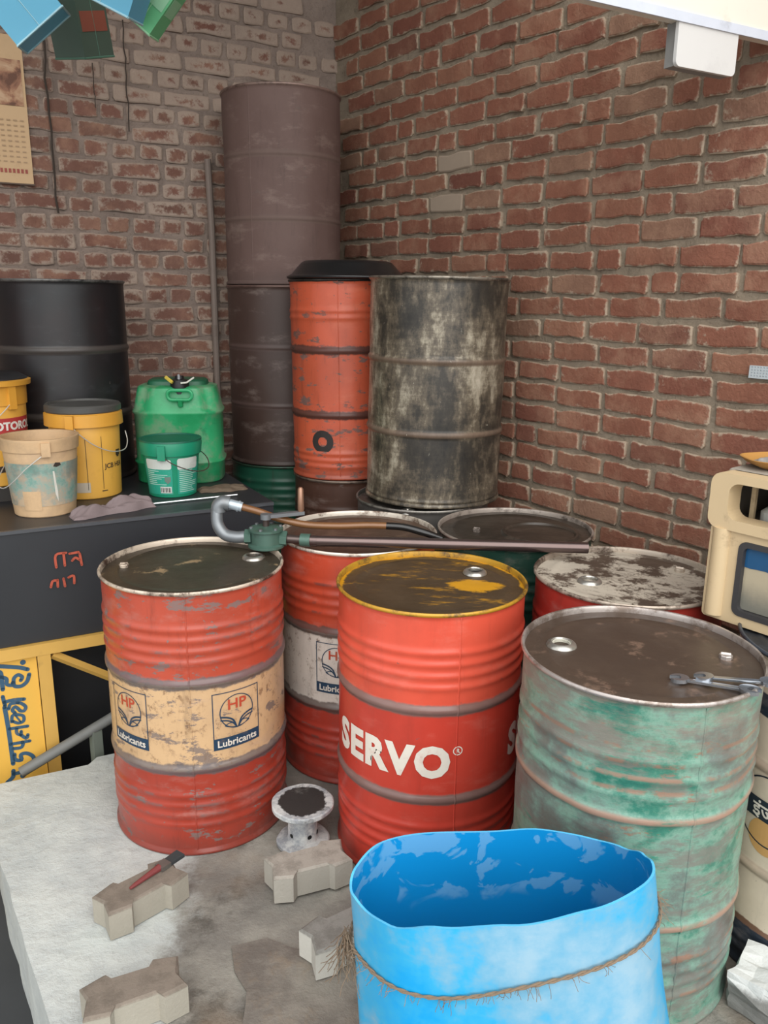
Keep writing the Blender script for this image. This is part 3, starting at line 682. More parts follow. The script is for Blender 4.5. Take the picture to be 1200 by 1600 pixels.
# ------------------------------------------------------------------ tank on its yellow stand
M_tank = plain('black_tank_paint', '2e3034', 0.42, var=0.3, scale=4, dirt='6a6a6c', dirt_amt=0.3)
M_yel = plain('yellow_stand_paint', 'd0a452', 0.55, scale=9, dirt='6b5536', dirt_amt=0.5)
T0 = sn(0, 3.1)
def tankframe(name, label, cat, z=0.0):
    t = thing(name, label, cat, (T0.x, T0.y, z), RZ_B); return t      # local x = -s, y = n - 3.1
t = tankframe('fuel_tank', 'black rectangular fuel tank on a yellow stand, pails standing on it', 'tank')
b = MB(); b.box(-2.7, -0.88, 0.0, 1.2, 0.452, TZ); b.build('shell', M_tank, t)
b = MB(); b.box(-2.7, -0.88, -0.006, 0.010, TZ-0.012, TZ+0.0005); b.build('top_edge', plain('black_edge_worn', '4c4e52', 0.35, dirt='9a9a9a', dirt_amt=0.5), t)
M_redpaint = plain('red_brush_paint', 'b0503a', 0.7, dirt='2e3034', dirt_amt=0.75, scale=30)
S_ = ([(-1.733,0.735),(-1.731,0.782),(-1.695,0.786)], [(-1.704,0.786),(-1.703,0.738)], [(-1.683,0.781),(-1.652,0.783)], [(-1.676,0.753),(-1.664,0.763),(-1.650,0.752)], [(-1.648,0.776),(-1.644,0.732)],
          [(-1.758,0.662),(-1.750,0.684),(-1.733,0.684)], [(-1.733,0.686),(-1.734,0.660)], [(-1.712,0.688),(-1.709,0.658)], [(-1.694,0.690),(-1.676,0.694),(-1.676,0.665)])
for L_ in (S_[:5], S_[5:]):
    f = Flat()
    for s in L_: f.stroke(s, 0.009)
    f.lay(lambda u, v: (u, -0.0075, v), 'brush_lettering', M_redpaint, t, 0)
t = tankframe('tank_stand', 'yellow steel stand under the black tank, with a painted sign panel', 'stand')
b = MB(); b.box(-2.7, -0.93, -0.02, 0.02, 0.405, 0.450); b.build('front_rail', M_yel, t)
b = MB(); b.box(-2.7, -0.93, 1.10, 1.14, 0.405, 0.450); b.build('rear_rail', M_yel, t)
for x0, y0 in ((-1.829, -0.018), (-0.98, -0.018), (-2.68, 1.10), (-0.98, 1.10)):
    b = MB(); b.box(x0, x0 + (0.046 if x0 == -1.829 else 0.05), y0, y0 + 0.036, -0.30, 0.405); b.build('leg', M_yel, t)
b = MB(); b.tube([(-1.775, -0.004, 0.395), (-1.40, -0.004, 0.14)], 0.017, 4); b.build('brace', M_yel, t)
M_sign = plain('yellow_sign_paint', 'dfae4a', 0.55, var=0.08, scale=6, dirt='8f7040', dirt_amt=0.35)
b = MB(); b.box(-2.68, -1.832, 0.0, 0.012, -0.30, 0.405); pn = b.build('sign_panel', M_sign, t)
b = MB(); b.box(-1.78, -0.99, 0.20, 0.21, -0.29, 0.405); b.build('back_sheet', plain('black_sheet', '202124', 0.55), t)
M_blue_ink = plain('blue_sign_ink', '34566f', 0.6, dirt='b8904a', dirt_amt=0.25, scale=30)
SIGN = [[[[-1.8791,0.383]],0.0203],[[[-1.978,0.389],[-1.9011,0.368],[-1.8657,0.352]],0.013],[[[-1.9664,0.363],[-1.9565,0.354],[-1.9565,0.29]],0.013],[[[-1.9588,0.341],[-1.9404,0.33],[-1.9404,0.307],[-1.9198,0.301],[-1.9158,0.325],[-1.9006,0.337],[-1.8872,0.326],[-1.893,0.313]],0.0114],[[[-1.9203,0.31],[-1.9145,0.294],[-1.893,0.29],[-1.8724,0.304],[-1.8621,0.331]],0.0122],[[[-1.9597,0.262],[-1.9552,0.224]],0.0114],[[[-1.9574,0.238],[-1.9248,0.24],[-1.8885,0.235]],0.0114],[[[-1.9574,0.218],[-1.953,0.124],[-1.9507,-0.021]],0.013],[[[-1.9449,0.208],[-1.936,0.226],[-1.9145,0.226]],0.0106],[[[-1.9243,0.186],[-1.9324,0.2],[-1.9221,0.211],[-1.9109,0.199],[-1.9064,0.191],[-1.893,0.188],[-1.8863,0.203],[-1.8997,0.22],[-1.9109,0.225]],0.0106],[[[-1.9391,0.153],[-1.9346,0.177],[-1.919,0.178],[-1.8984,0.168],[-1.8984,0.147],[-1.9167,0.142],[-1.9351,0.154]],0.0098],[[[-1.9234,0.174],[-1.9087,0.145]],0.0057],[[[-1.9494,0.126],[-1.8872,0.122]],0.0106],[[[-1.9248,0.123],[-1.9265,0.103],[-1.9136,0.092],[-1.9109,0.106]],0.0098],[[[-1.9136,0.092],[-1.8961,0.073],[-1.8894,0.086]],0.0106],[[[-1.9516,0.062],[-1.885,0.059]],0.0106],[[[-1.9462,0.042],[-1.919,0.039],[-1.91,0.049],[-1.9109,0.061]],0.0106],[[[-1.9427,0.017],[-1.9427,-0.005],[-1.9212,-0.013],[-1.9212,0.009],[-1.902,0.011],[-1.8814,-0.006],[-1.8791,-0.025],[-1.9006,-0.039]],0.0122],[[[-1.953,-0.05],[-1.9565,-0.075],[-1.978,-0.093]],0.013],[[[-1.9521,-0.064],[-1.919,-0.064]],0.0122],[[[-1.9221,-0.08]],0.0203]]
f = Flat()
for s, w in SIGN:
    if len(s) == 1: f.disc(s[0][0], s[0][1], w/2)
    else: f.stroke(s, w*1.2)
f.lay(lambda u, v: (u, -0.0015, v), 'sign_lettering', M_blue_ink, pn, 0)
# leaning grey pipe and its leg
M_greyp = plain('grey_pipe_paint', '6f706d', 0.6, scale=20)
t = thing('steel_pipe', 'grey steel pipe with a welded foot, lying before the yellow sign', 'pipe', (0, 0, 0))
p0 = sn(1.93, 3.02, -0.02); p1 = sn(1.55, 3.03, 0.135); p2 = sn(1.30, 3.04, 0.235)
b = MB(); b.tube([p0, p1, p2], 0.020, 12); b.build('tube', M_greyp, t)
b = MB(); q = sn(1.655, 3.03); b.tube([(q.x, q.y, -0.30), (q.x, q.y, 0.085)], 0.026, 4); b.build('foot', plain('grey_green_paint', '727a70', 0.7), t)

# ------------------------------------------------------------------ things on the tank
M_wire = plain('bail_wire', 'd8d6cf', 0.35, 0.4, dirt_amt=0.1)
M_wire_dk = plain('bail_wire_dark', '5a4a46', 0.4, 0.4, dirt_amt=0.1)
def pail(label, loc, rb, rt, h, mat, rimm, face=0.0, collar=0.05, skirt=0.012, lugs=(-0.9, 2.24), group=None):
    t = thing('pail', label, 'pail', loc, math.atan2(-loc[0], loc[1]) + face, group)
    rr = lambda z: rb + (rt-rb) * z / h
    b = MB(); b.lathe([(rb-0.004, 0), (rb, 0.004), (rr(h*0.5), h*0.5), (rr(h-0.004), h-0.004), (rr(h)-0.002, h), (rr(h)-0.006, h-0.002), (rr(h*0.4)-0.005, h*0.4), (0.0001, h*0.4)], 64, cap0=True); b.build('body', mat, t)
    b = MB(); z0 = h - collar; b.lathe([(rr(z0)+0.0005, z0), (rr(z0)+skirt, z0+0.002), (rr(h)+skirt*0.8, h-0.012), (rr(h)+0.006, h-0.008), (rr(h)+0.006, h), (rr(h)-0.003, h+0.001)], 64); b.build('collar', rimm, t)
    for a in lugs:
        b = MB(); r = rr(h-collar)+skirt; b.box(-0.016, 0.016, -0.012, 0.006, -0.012, collar-0.01); b.xf(Matrix.Translation((r*math.sin(a), -r*math.cos(a), h-collar)) @ Matrix.Rotation(a, 4, 'Z')); b.build('lug', rimm, t)
    return t, rr
def bail(t, pts, mat, r=0.0022):
    b = MB(); b.tube(smooth_path(pts, 8), r, 6); return b.build('handle', mat, t)
def around(r, a, z): return (r*math.sin(a), -r*math.cos(a), z)

# yellow pail with a black lid
M_pail_y = plain('yellow_pail_plastic', 'e2ab4a', 0.45, var=0.08, dirt='a5702c', dirt_amt=0.3)
t, rr = pail('yellow pail with a dark dusty lid beside the green jerrycan', (-1.258, 3.40, TZ), 0.132, 0.142, 0.36, M_pail_y, plain('yellow_collar', 'dda03c', 0.45, dirt='9a6a34', dirt_amt=0.4), collar=0.062, skirt=0.016, lugs=(-0.35, 2.79))
b = MB(); b.lathe([(0.147, 0.352), (0.152, 0.358), (0.152, 0.378), (0.146, 0.385), (0.136, 0.386), (0.132, 0.378), (0.0001, 0.380)], 64); b.build('lid', plain('dark_lid_dusty', '4c4b48', 0.5, dirt='7d7a72', dirt_amt=0.4), t)
bail(t, [around(0.161, -0.35, 0.315), around(0.158, -0.1, 0.27), around(0.156, 0.25, 0.225), around(0.155, 0.7, 0.195), around(0.160, 1.25, 0.19), around(0.168, 1.5, 0.22), around(0.162, 1.60, 0.26)], M_wire)
M_ink_blk = plain('black_print', '3a3029', 0.6, dirt_amt=0.1)
fn = lambda a, z: on_cyl(rr, a, z, 0.0012)
def conefn(rr, a0, z0, off=0.0013):
    rm = rr(z0)
    return lambda u, v: ((rr(z0+v)+off)*math.sin(a0+u/rm), -(rr(z0+v)+off)*math.cos(a0+u/rm), z0+v)
f = Flat().text('JCB HEA', 0.028, 0, 0, 0.0006, align='LEFT'); f.lay(conefn(rr, 0.52, 0.125), 'lettering', M_ink_blk, t)
f = Flat().rect(0, 0.03, 0, 0.025); f.rect(0.006, 0.022, -0.006, 0.0); f.lay(conefn(rr, 0.98, 0.17), 'symbol', M_ink_blk, t)
f = Flat(); f.rect(-0.001, 0.001, 0.03, 0.25); f.rect(0.060, 0.062, 0.03, 0.25); f.lay(conefn(rr, -0.02, 0.01), 'mould_line', M_ink_blk, t)
f = Flat()
for k, (w, z) in enumerate(((0.03, 0.19), (0.028, 0.18), (0.05, 0.145), (0.025, 0.03))): f.rect(-0.05 + (0.14 if k == 3 else 0), -0.05 + w + (0.14 if k == 3 else 0), z, z+0.004)
f.lay(conefn(rr, -0.3, 0.0), 'small_print', M_ink_blk, t)
f = Flat().rect(-0.03, 0.035, 0.0, 0.042); f.lay(conefn(rr, -0.22, 0.03), 'sticker', plain('pale_sticker', 'c9bdaa', 0.7), t)
# beige pail, faded print
M_pail_b = (lambda g: g.done(g.mix(g.ss(g.noise(9, 7, 0.7), 0.4, 0.65), lin('caa982'), lin('b89a78')), 0.55))(NG('beige_pail_plastic'))
def faded_print():
    g = NG('faded_green_print'); n = g.noise(11, 8, 0.75, seed=4); n2 = g.noise(6, 5, 0.6, seed=9)
    col = g.ramp(n, [(0.38, lin('6d958a')), (0.46, lin('8d9f94')), (0.53, lin('a39a89')), (0.60, lin('b9a286'))])
    return g.done(g.mix(g.m('MULTIPLY', g.ss(n2, 0.55, 0.65), 0.7), col, lin('6f7a72')), 0.6)
t, rr = pail('worn beige pail with faded green print at the tank front', (-1.32, 3.09, TZ), 0.112, 0.138, 0.30, M_pail_b, M_pail_b, collar=0.05, skirt=0.006, lugs=(0.12, -3.0))
f = Flat().rect(-0.17, 0.20, 0.0, 0.165); f.lay(conefn(rr, 0.0, 0.045), 'faded_label', faded_print(), t)
f = Flat().rect(-0.075, -0.012, 0.0, 0.075); f.lay(conefn(rr, 0.0, 0.030, 0.002), 'bare_patch', M_pail_b, t)
f = Flat().poly([(0.03, 0.12), (0.033, 0.08), (0.036, 0.03), (0.046, 0.0), (0.045, 0.04), (0.040, 0.08), (0.036, 0.12)]); f.lay(conefn(rr, 0.02, 0.06, 0.002), 'white_streak', plain('white_scrape', 'd9d5ca', 0.6), t)
f = Flat().poly([(0, 0), (0.012, -0.004), (0.03, 0.002), (0.026, 0.012), (0.008, 0.014)]); f.lay(conefn(rr, 0.30, 0.198, 0.002), 'dark_smudge', M_ink_blk, t)
bail(t, [around(0.145, 0.12, 0.252), around(0.150, -0.35, 0.20), around(0.152, -0.75, 0.145), around(0.155, -1.15, 0.115), around(0.16, -1.6, 0.13), around(0.16, -2.4, 0.2), around(0.147, -3.0, 0.252)], M_wire)
# far left yellow pail on a timber block
t = thing('timber_block', 'dark timber block under the leftmost yellow pail', 'block', (-1.635, 3.36, TZ), RZ_B)
MB().box(-0.26, 0.12, -0.16, 0.05, 0.001, 0.055).build('block', plain('dark_timber', '35322f', 0.8), t)
t, rr = pail('yellow pail with a red band and black lid, leftmost on the tank', (-1.635, 3.36, TZ+0.057), 0.136, 0.15, 0.425, M_pail_y, plain('yellow_collar', 'dda03c', 0.45, dirt='9a6a34', dirt_amt=0.4), collar=0.10, skirt=0.006, lugs=(0.62, -2.5))
b = MB(); b.lathe([(0.150, 0.40), (0.172, 0.405), (0.174, 0.424), (0.160, 0.428)], 64); b.build('flange', plain('yellow_collar', 'dda03c', 0.45, dirt='9a6a34', dirt_amt=0.4), t)
b = MB(); b.lathe([(0.162, 0.427), (0.160, 0.432), (0.13, 0.450), (0.055, 0.458), (0.05, 0.475), (0.045, 0.478), (0.0001, 0.478)], 64); b.build('lid', plain('black_lid_plastic', '29292b', 0.35), t)
f = Flat().rect(-0.20, 0.16, 0, 0.062); f.lay(conefn(rr, 0.22, 0.215), 'red_band', plain('red_label', 'b0393a', 0.5, var=0.05, dirt_amt=0.1), t)
f = Flat().text('MOTOROL', 0.044, 0, 0, 0.002); f.lay(conefn(rr, 0.62, 0.230, 0.0026), 'lettering', plain('white_label_ink', 'e8e2da', 0.5, dirt_amt=0.05), t)
f = Flat().rect(-0.2, 0.16, 0, 0.026); f.lay(conefn(rr, 0.22, 0.058), 'black_band', M_ink_blk, t)
f = Flat().text('hi Pu', 0.026, 0, 0, 0.001); f.lay(conefn(rr, 0.72, 0.063, 0.0026), 'band_lettering', plain('white_label_ink', 'e8e2da', 0.5, dirt_amt=0.05), t)
f = Flat()
for k in range(5): f.rect(0.0, 0.03 + 0.008*(k % 3), 0.1 + 0.021*k, 0.108 + 0.021*k)
f.lay(conefn(rr, 0.45, 0.0), 'small_print', M_ink_blk, t)
bail(t, [around(0.160, 0.62, 0.345), around(0.163, 0.3, 0.30), around(0.165, 0.0, 0.265), around(0.17, -0.5, 0.24), around(0.172, -1.2, 0.25), around(0.165, -2.0, 0.30), around(0.158, -2.5, 0.345)], M_wire)
# small green pail
M_pail_g = plain('green_pail_plastic', '178a68', 0.4, var=0.12, dirt='4a5a50', dirt_amt=0.3)
t, rr = pail('small green pail with white label, before the green jerrycan', (-0.905, 3.415, TZ), 0.098, 0.122, 0.235, M_pail_g, M_pail_g, collar=0.058, skirt=0.009, lugs=(-0.30, 2.84))
b = MB(); b.lathe([(0.129, 0.233), (0.128, 0.240), (0.117, 0.241), (0.114, 0.236), (0.0001, 0.237)], 56); b.build('lid', plain('green_lid_dark', '15604b', 0.45), t)
M_lab_g = plain('teal_label', '2a9b82', 0.5, var=0.1, dirt='c9d6cc', dirt_amt=0.35); M_lab_w = plain('white_label', 'cfd4cd', 0.55, dirt='6b7a70', dirt_amt=0.4)
f = Flat(); f.rect(-0.135, -0.012, 0, 0.125); f.rect(0.008, 0.11, 0, 0.125); f.lay(conefn(rr, 0.12, 0.015), 'label', M_lab_g, t)
f = Flat(); f.poly(rrect(0.118, 0.042, 0.01, -0.075, 0)); f.poly(rrect(0.10, 0.048, 0.01, 0.058, 0)); f.lay(conefn(rr, 0.12, 0.145, 0.002), 'white_field', M_lab_w, t)
f = Flat(); rng = random.Random(4)
for k in range(13):
    z = 0.115 - k*0.0082
    if k < 9:
        f.rect(-0.115, -0.115 + rng.uniform(0.03, 0.09), z, z+0.0028)
    f.rect(0.014, 0.014 + rng.uniform(0.05, 0.088), z, z+0.0028)
f.lay(conefn(rr, 0.12, 0.008, 0.002), 'small_print', plain('pale_print', 'b9d8cc', 0.6), t)
f = Flat().rect(-0.055, -0.010, 0, 0.028); f.lay(conefn(rr, 0.05, 0.022, 0.0022), 'barcode_patch', M_lab_w, t)
f = Flat()
for k in range(7): f.rect(-0.052 + 0.006*k, -0.052 + 0.006*k + (0.0035 if k % 2 else 0.002), 0.004, 0.024)
f.lay(conefn(rr, 0.05, 0.022, 0.003), 'barcode', M_ink_blk, t)
f = Flat().poly([(-0.012, 0.03), (0.012, 0.03), (0.012, 0.012), (0, 0), (-0.012, 0.012)]); f.lay(conefn(rr, -0.18, 0.062, 0.0022), 'shield_mark', plain('grey_print', '6f7f76', 0.6), t)
bail(t, [around(0.131, -0.30, 0.185), around(0.140, 0.0, 0.155), around(0.148, 0.45, 0.125), around(0.15, 0.9, 0.110), around(0.155, 1.35, 0.115), around(0.15, 1.7, 0.145), around(0.14, 2.2, 0.17), around(0.132, 2.84, 0.185)], M_wire_dk)
# green jerrycan
def jerry_mat():
    g = NG('green_jerrycan_plastic'); n = g.noise(5, 7, 0.7, seed=2); n2 = g.noise(16, 6, 0.7, seed=6)
    col = g.mix(g.ss(n, 0.35, 0.6), lin('1f8a54'), lin('2f9c66'))
    col = g.mix(g.m('MULTIPLY', g.ss(g.noise(3.2, 6, 0.65, seed=11), 0.48, 0.56), 0.6), col, lin('7c9076'))
    return g.done(g.mix(g.m('MULTIPLY', g.ss(n2, 0.6, 0.7), 0.4), col, lin('1b5a3a')), 0.4)
M_jer = jerry_mat()
t = thing('jerrycan', 'large green plastic jerrycan with black cap at the tank back', 'jerrycan', (-0.941, 3.735, TZ), math.atan2(0.941, 3.735) - 0.12)
pr = [(0.185, 0), (0.193, 0.008), (0.195, 0.085), (0.202, 0.092), (0.202, 0.098), (0.193, 0.106), (0.193, 0.20), (0.194, 0.305), (0.201, 0.313), (0.201, 0.322), (0.193, 0.332), (0.180, 0.395), (0.172, 0.425), (0.155, 0.432)]
def jrf(a, z, r):
    d = 0.0
    if z > 0.33:
        for q in (-0.75, 0.75, 2.3, -2.3): d -= 0.014*math.exp(-((a if a < PI else a-2*PI) - q)**2/0.02)
    return d
b = MB(); b.lathe(pr, 96, jrf, power=3.2, sy=0.82, cap0=True, cap1=True); b.build('body', M_jer, t, 50)
b = MB(); b.lathe([(0.135, 0.428), (0.130, 0.448), (0.118, 0.455), (0.0001, 0.456)], 64, power=4, sy=0.7, cy=0.02); b.build('top_plate', plain('green_dark_plastic', '1d5c40', 0.45), t)
b = MB(); b.lathe([(0.042, 0.40), (0.040, 0.46), (0.020, 0.466), (0.018, 0.478), (0.0001, 0.478)], 32, cx=0.02, cy=-0.105); b.build('cap', plain('black_cap', '1d1d1e', 0.4), t)
b = MB(); b.tube([(0.02, -0.125, 0.46), (0.02, -0.125, 0.485)], 0.006, 8); b.build('cap_pin', plain('pin_steel', 'a5a7aa', 0.3, 0.7), t)
b = MB(); b.tube([(-0.035, -0.135, 0.475), (-0.005, -0.150, 0.452)], 0.008, 6); b.build('yellow_strip', plain('yellow_strip', 'cdb54a', 0.5), t)
b = MB(); b.tube([(0.085, -0.13, 0.472), (0.055, -0.15, 0.452), (0.03, -0.155, 0.450)], 0.004, 6); b.build('white_strip', plain('white_strip', 'd8d6cc', 0.5), t)
hp = rrect(0.105, 0.042, 0.02)
b = MB(); b.tube([(0.025+x, -0.172, 0.400+y) for x, y in hp + hp[:1]], 0.0075, 8, False); b.tube([(0.025, -0.168, 0.38), (0.025, -0.158, 0.352)], 0.012, 8); b.build('handle', M_jer, t)
# crumpled rag, sacking, thin rod
def cloth(name, label, cat, loc, rz, L, W, hgt, mat, seed, taper=0.4, nx=46, ny=22):
    b = MB(); vs = []
    for top in (1, 0):
        for i in range(nx+1):
            for j in range(ny+1):
                u = i/nx*2-1; v = j/ny*2-1
                x = u*L/2; w = W/2*(0.72+0.28*mn.noise(Vector((u*2, seed, 0)))*1.6)*(1-0.25*abs(u)**3)
                y = v*w + 0.03*mn.noise(Vector((u*1.6, seed+4, 0)))
                e = max(0.0, 1-v*v)**0.5*max(0.0, 1-abs(u)**6)**0.5
                z = (hgt*e*(0.62+0.4*u*taper+0.55*mn.noise(Vector((u*2.2+seed, v*1.3, seed)))) + hgt*0.22*e*math.sin(5*v+6*u+3*mn.noise(Vector((u*2, v*2, seed))))) if top else 0.0
                vs.append((x, y, max(z, 0.0025*e) if top else 0.0))
    n = (nx+1)*(ny+1); fs = []
    for i in range(nx):
        for j in range(ny):
            a = i*(ny+1)+j; q = (a, a+ny+1, a+ny+2, a+1); fs += [q, tuple(n+k for k in reversed(q))]
    b.add(vs, fs, True); o = b.build(name, mat, None, 80); o.location = loc; o.rotation_euler = (0, 0, rz); tag(o, label, cat); return o
def cloth_mat(name, c, d):
    g = NG(name); n = g.noise(12, 6, 0.7)
    return g.done(g.mix(n, lin(c), lin(d)), 0.95, bump=g.noise(160, 3), bs=0.3, bd=0.002, spec=0.1)
cloth('rag', 'crumpled mauve grey rag at the front of the tank', 'rag', (-1.055, 3.085, TZ+0.001), RZ_B+0.14, 0.33, 0.13, 0.065, cloth_mat('mauve_cloth', '6f6161', '8b7d7d'), 3.3)
cloth('sacking', 'brown sacking lying to the right of the small green pail', 'sacking', tuple(sn(1.0, 3.41, TZ+0.001)), RZ_B, 0.21, 0.15, 0.022, cloth_mat('brown_sacking', '5d5044', '746556'), 7.1, 0.1)
t = MB(); a, c = sn(1.60, 3.255, TZ+0.006), sn(0.98, 3.265, TZ+0.006); t.tube([a, c], 0.0045, 8)
tag(t.build('metal_rod', plain('bright_rod', 'c9cacc', 0.25, 0.8, dirt_amt=0.1)), 'thin bright metal rod lying along the tank top', 'rod')

# ------------------------------------------------------------------ hand pump lying over the drums
M_pump_g = plain('pump_green_paint', '4d6a5e', 0.4, 0.2, scale=22, dirt='3a3a34', dirt_amt=0.5)
M_galv = plain('galvanised', '83878a', 0.38, 0.5, scale=18, dirt='5a4a40', dirt_amt=0.45)
M_steel_dk = plain('dark_oily_steel', '5b4f4b', 0.28, 0.6, scale=20)
t = thing('barrel_pump', 'green rotary barrel pump with long steel pipe lying across the drum lids', 'barrel pump', (-0.40, 2.672, 0.884))
b = MB(); b.lathe([(0.060, 0.0), (0.062, 0.002), (0.062, 0.010), (0.052, 0.014), (0.051, 0.055), (0.058, 0.058), (0.058, 0.066), (0.040, 0.070), (0.018, 0.072), (0.0001, 0.073)], 40, cap0=True); b.build('pump_body', M_pump_g, t)
for k in range(6):
    a = k*PI/3 + 0.3; b = MB(); b.prism(circ(0.006, 0.050*math.cos(a), 0.050*math.sin(a), 6), 0.064, 0.073); b.build('bolt', M_galv, t)
b = MB(); b.tube([(0, 0, 0.07), (0, 0, 0.112)], 0.011, 12); b.build('shaft', M_steel_dk, t)
b = MB(); b.tube([(-0.05, 0, 0.034), (-0.072, 0, 0.034)], 0.026, 6); b.build('port_nut', M_pump_g, t)
b = MB(); b.tube([(0.046, 0, 0.030), (0.070, 0, 0.028)], 0.027, 6); b.build('port_nut', M_pump_g, t)
b = MB(); b.tube([(0.07, 0, 0.028), (0.125, -0.006, 0.026)], 0.0155, 14); b.build('nipple', M_steel_dk, t)
b = MB(); b.tube([(0.118, -0.005, 0.026), (0.152, -0.010, 0.026)], 0.0225, 16); b.build('coupling', M_pump_g, t)
b = MB(); b.tube([(0.150, -0.010, 0.026), (0.175, -0.013, 0.026)], 0.020, 14); b.tube([(0.17, -0.012, 0.026), (1.081, -0.062, 0.026)], 0.0190, 16, True); b.build('suction_pipe', plain('brown_steel_pipe', '6a5a57', 0.22, 0.75, scale=10), t)
el = smooth_path([(-0.068, 0, 0.034), (-0.105, 0.0, 0.032), (-0.142, 0.006, 0.040), (-0.166, 0.016, 0.070), (-0.170, 0.024, 0.105), (-0.166, 0.030, 0.128)], 8)
b = MB(); b.tube(el, 0.0205, 14); b.build('elbow_pipe', M_galv, t)
b = MB(); b.tube(smooth_path([(-0.166, 0.030, 0.112), (-0.164, 0.032, 0.132), (-0.150, 0.034, 0.143), (-0.128, 0.035, 0.140)], 6), 0.025, 14); b.build('top_elbow', M_galv, t)
b = MB(); b.tube([(-0.130, 0.035, 0.140), (-0.085, 0.036, 0.128)], 0.0175, 14); b.tube([(-0.10, 0.036, 0.132), (-0.094, 0.036, 0.130)], 0.020, 14); b.build('hose_clip', plain('pale_clip', 'b9c4cc', 0.35, 0.4), t)
hs = smooth_path([(-0.088, 0.036, 0.129), (-0.03, 0.040, 0.112), (0.04, 0.045, 0.086), (0.13, 0.045, 0.066), (0.24, 0.045, 0.062), (0.34, 0.058, 0.062), (0.41, 0.062, 0.060)], 8)
b = MB(); b.tube(hs, 0.0125, 12); b.build('hose', plain('brown_hose', '7d5636', 0.25, 0.1, scale=8, dirt_amt=0.15), t)
b = MB(); b.tube(smooth_path([(0.408, 0.062, 0.060), (0.47, 0.06, 0.056), (0.54, 0.05, 0.040), (0.60, 0.055, 0.018)], 8), 0.0130, 12); b.build('hose_tail', plain('black_hose', '1d1b1a', 0.25), t)
b = MB(); b.box(-0.012, 0.135, -0.011, 0.011, 0.100, 0.112); b.lathe([(0.018, 0.096), (0.018, 0.114), (0.0001, 0.115)], 20); b.xf(Matrix.Rotation(0.42, 4, 'Z')); cr = b.build('crank_arm', M_galv, t)
b = MB(); q = Matrix.Rotation(0.42, 4, 'Z') @ Vector((0.125, 0, 0)); b.tube([(q.x, q.y, 0.105), (q.x, q.y, 0.120), (q.x, q.y, 0.190), (q.x, q.y, 0.196)], 0.01, 12, True, [0.008, 0.0115, 0.010, 0.006]); b.build('crank_grip', plain('grip_worn', 'a07a64', 0.3, 0.5), cr)

# ------------------------------------------------------------------ spanners on the green drum
M_chrome = plain('spanner_chrome', 'b4b8be', 0.22, 0.85, var=0.15, dirt='4a4642', dirt_amt=0.3)
def spanner(label, p, q, z0, z1, L, w=0.013):
    P, Q = Vector((*p, z0)), Vector((*q, z1)); d = Q - P; L = d.length
    t = thing('open_ended_spanner', label, 'spanner', P, math.atan2(d.y, d.x), 'spanners on the green drum lid'); t.rotation_euler = (0, -math.asin(d.z/L), math.atan2(d.y, d.x))
    b = MB(); b.prism([(0.018, -w*0.42), (L-0.018, -w*0.5), (L-0.018, w*0.5), (0.018, w*0.42)], 0.001, 0.007, 0.0012); b.build('shank', M_chrome, t)
    for (x, s, r) in ((0, 1, 0.019), (L, -1, 0.021)):
        ang = 0.26*s; pts = []
        for i in range(15):
            a = math.radians(50 + 260*i/14); pts.append((r*math.cos(a)*1.15, r*math.sin(a)))
        pts += [(r*1.05, -r*0.42), (-r*0.10, -r*0.42), (-r*0.25, 0), (-r*0.10, r*0.42), (r*1.05, r*0.42)]
        b = MB(); b.prism([(-u, -v) for u, v in pts], 0.0, 0.009)
        b.xf(Matrix.Translation((x, 0, 0)) @ Matrix.Rotation((0 if s == 1 else PI) + ang, 4, 'Z')); b.build('jaw', M_chrome, t)
    return t
spanner('chrome open-ended spanner lying uppermost, nearer the drum rim', (0.735, 1.716), (0.868, 1.672), 0.874, 0.884, 0)
spanner('chrome open-ended spanner partly beneath the other on the brown lid', (0.682, 1.722), (0.815, 1.655), 0.866, 0.873, 0)

# ------------------------------------------------------------------ cream cabinet with window, resting on the navy drum
M_cream = plain('cream_cabinet_paint', 'd2b992', 0.5, var=0.1, scale=12, dirt='6f5240', dirt_amt=0.7)
M_dust = plain('dusty_top', 'a39a8d', 0.9)
cb = thing('cabinet', 'old cream metal cabinet with a glass front, at the right edge', 'cabinet', (0.88, 2.137, 0.882), RZ_R)
# local x along the front, y into the cabinet, z up
def front(b): b.xf(Matrix(((1,0,0,0),(0,0,1,0),(0,1,0,0),(0,0,0,1)))); return b
W_, D_, HH = 0.50, 0.35, 0.393
b = MB(); b.ring(rrect(W_, 0.150, 0.03, W_/2, HH-0.075), rrect(W_-0.085, 0.098, 0.028, W_/2+0.010, HH-0.072), -0.012, 0.05); front(b).build('upper_frame', M_cream, cb)
b = MB(); b.ring(rrect(W_-0.014, 0.262, 0.012, W_/2, 0.119), rrect(W_-0.125, 0.205, 0.022, W_/2+0.030, 0.118), 0.0, 0.045); front(b).build('window_frame', M_cream, cb)
b = MB(); b.tube([(0.040, 0.006, 0.0), (0.040, 0.006, 0.245)], 0.026, 14); b.build('corner_post', M_cream, cb)
b = MB(); b.ring(rrect(W_-0.125, 0.205, 0.022, W_/2+0.030, 0.118), rrect(W_-0.155, 0.175, 0.014, W_/2+0.030, 0.118), -0.004, 0.02); front(b).build('rubber_gasket', plain('grey_gasket', '3d3b3c', 0.5), cb)
def pane_mat():
    g = NG('reflecting_glass_panel'); z = g.xyz()[2]; n = g.noise(6, 7, 0.7)
    col = g.mix(g.ss(g.m('ADD', z, g.m('MULTIPLY', n, 0.08)), 0.08, 0.16), lin('76746a'), lin('b5a88f'))  # beige over grey: a reflection in the glass, painted into its colour
    return g.done(col, 0.25, spec=0.6)
b = MB(); b.box(0.105, W_-0.045, 0.012, 0.018, 0.032, 0.204); pn = b.build('window_pane', pane_mat(), cb)
b = MB(); vs = []; n = 24
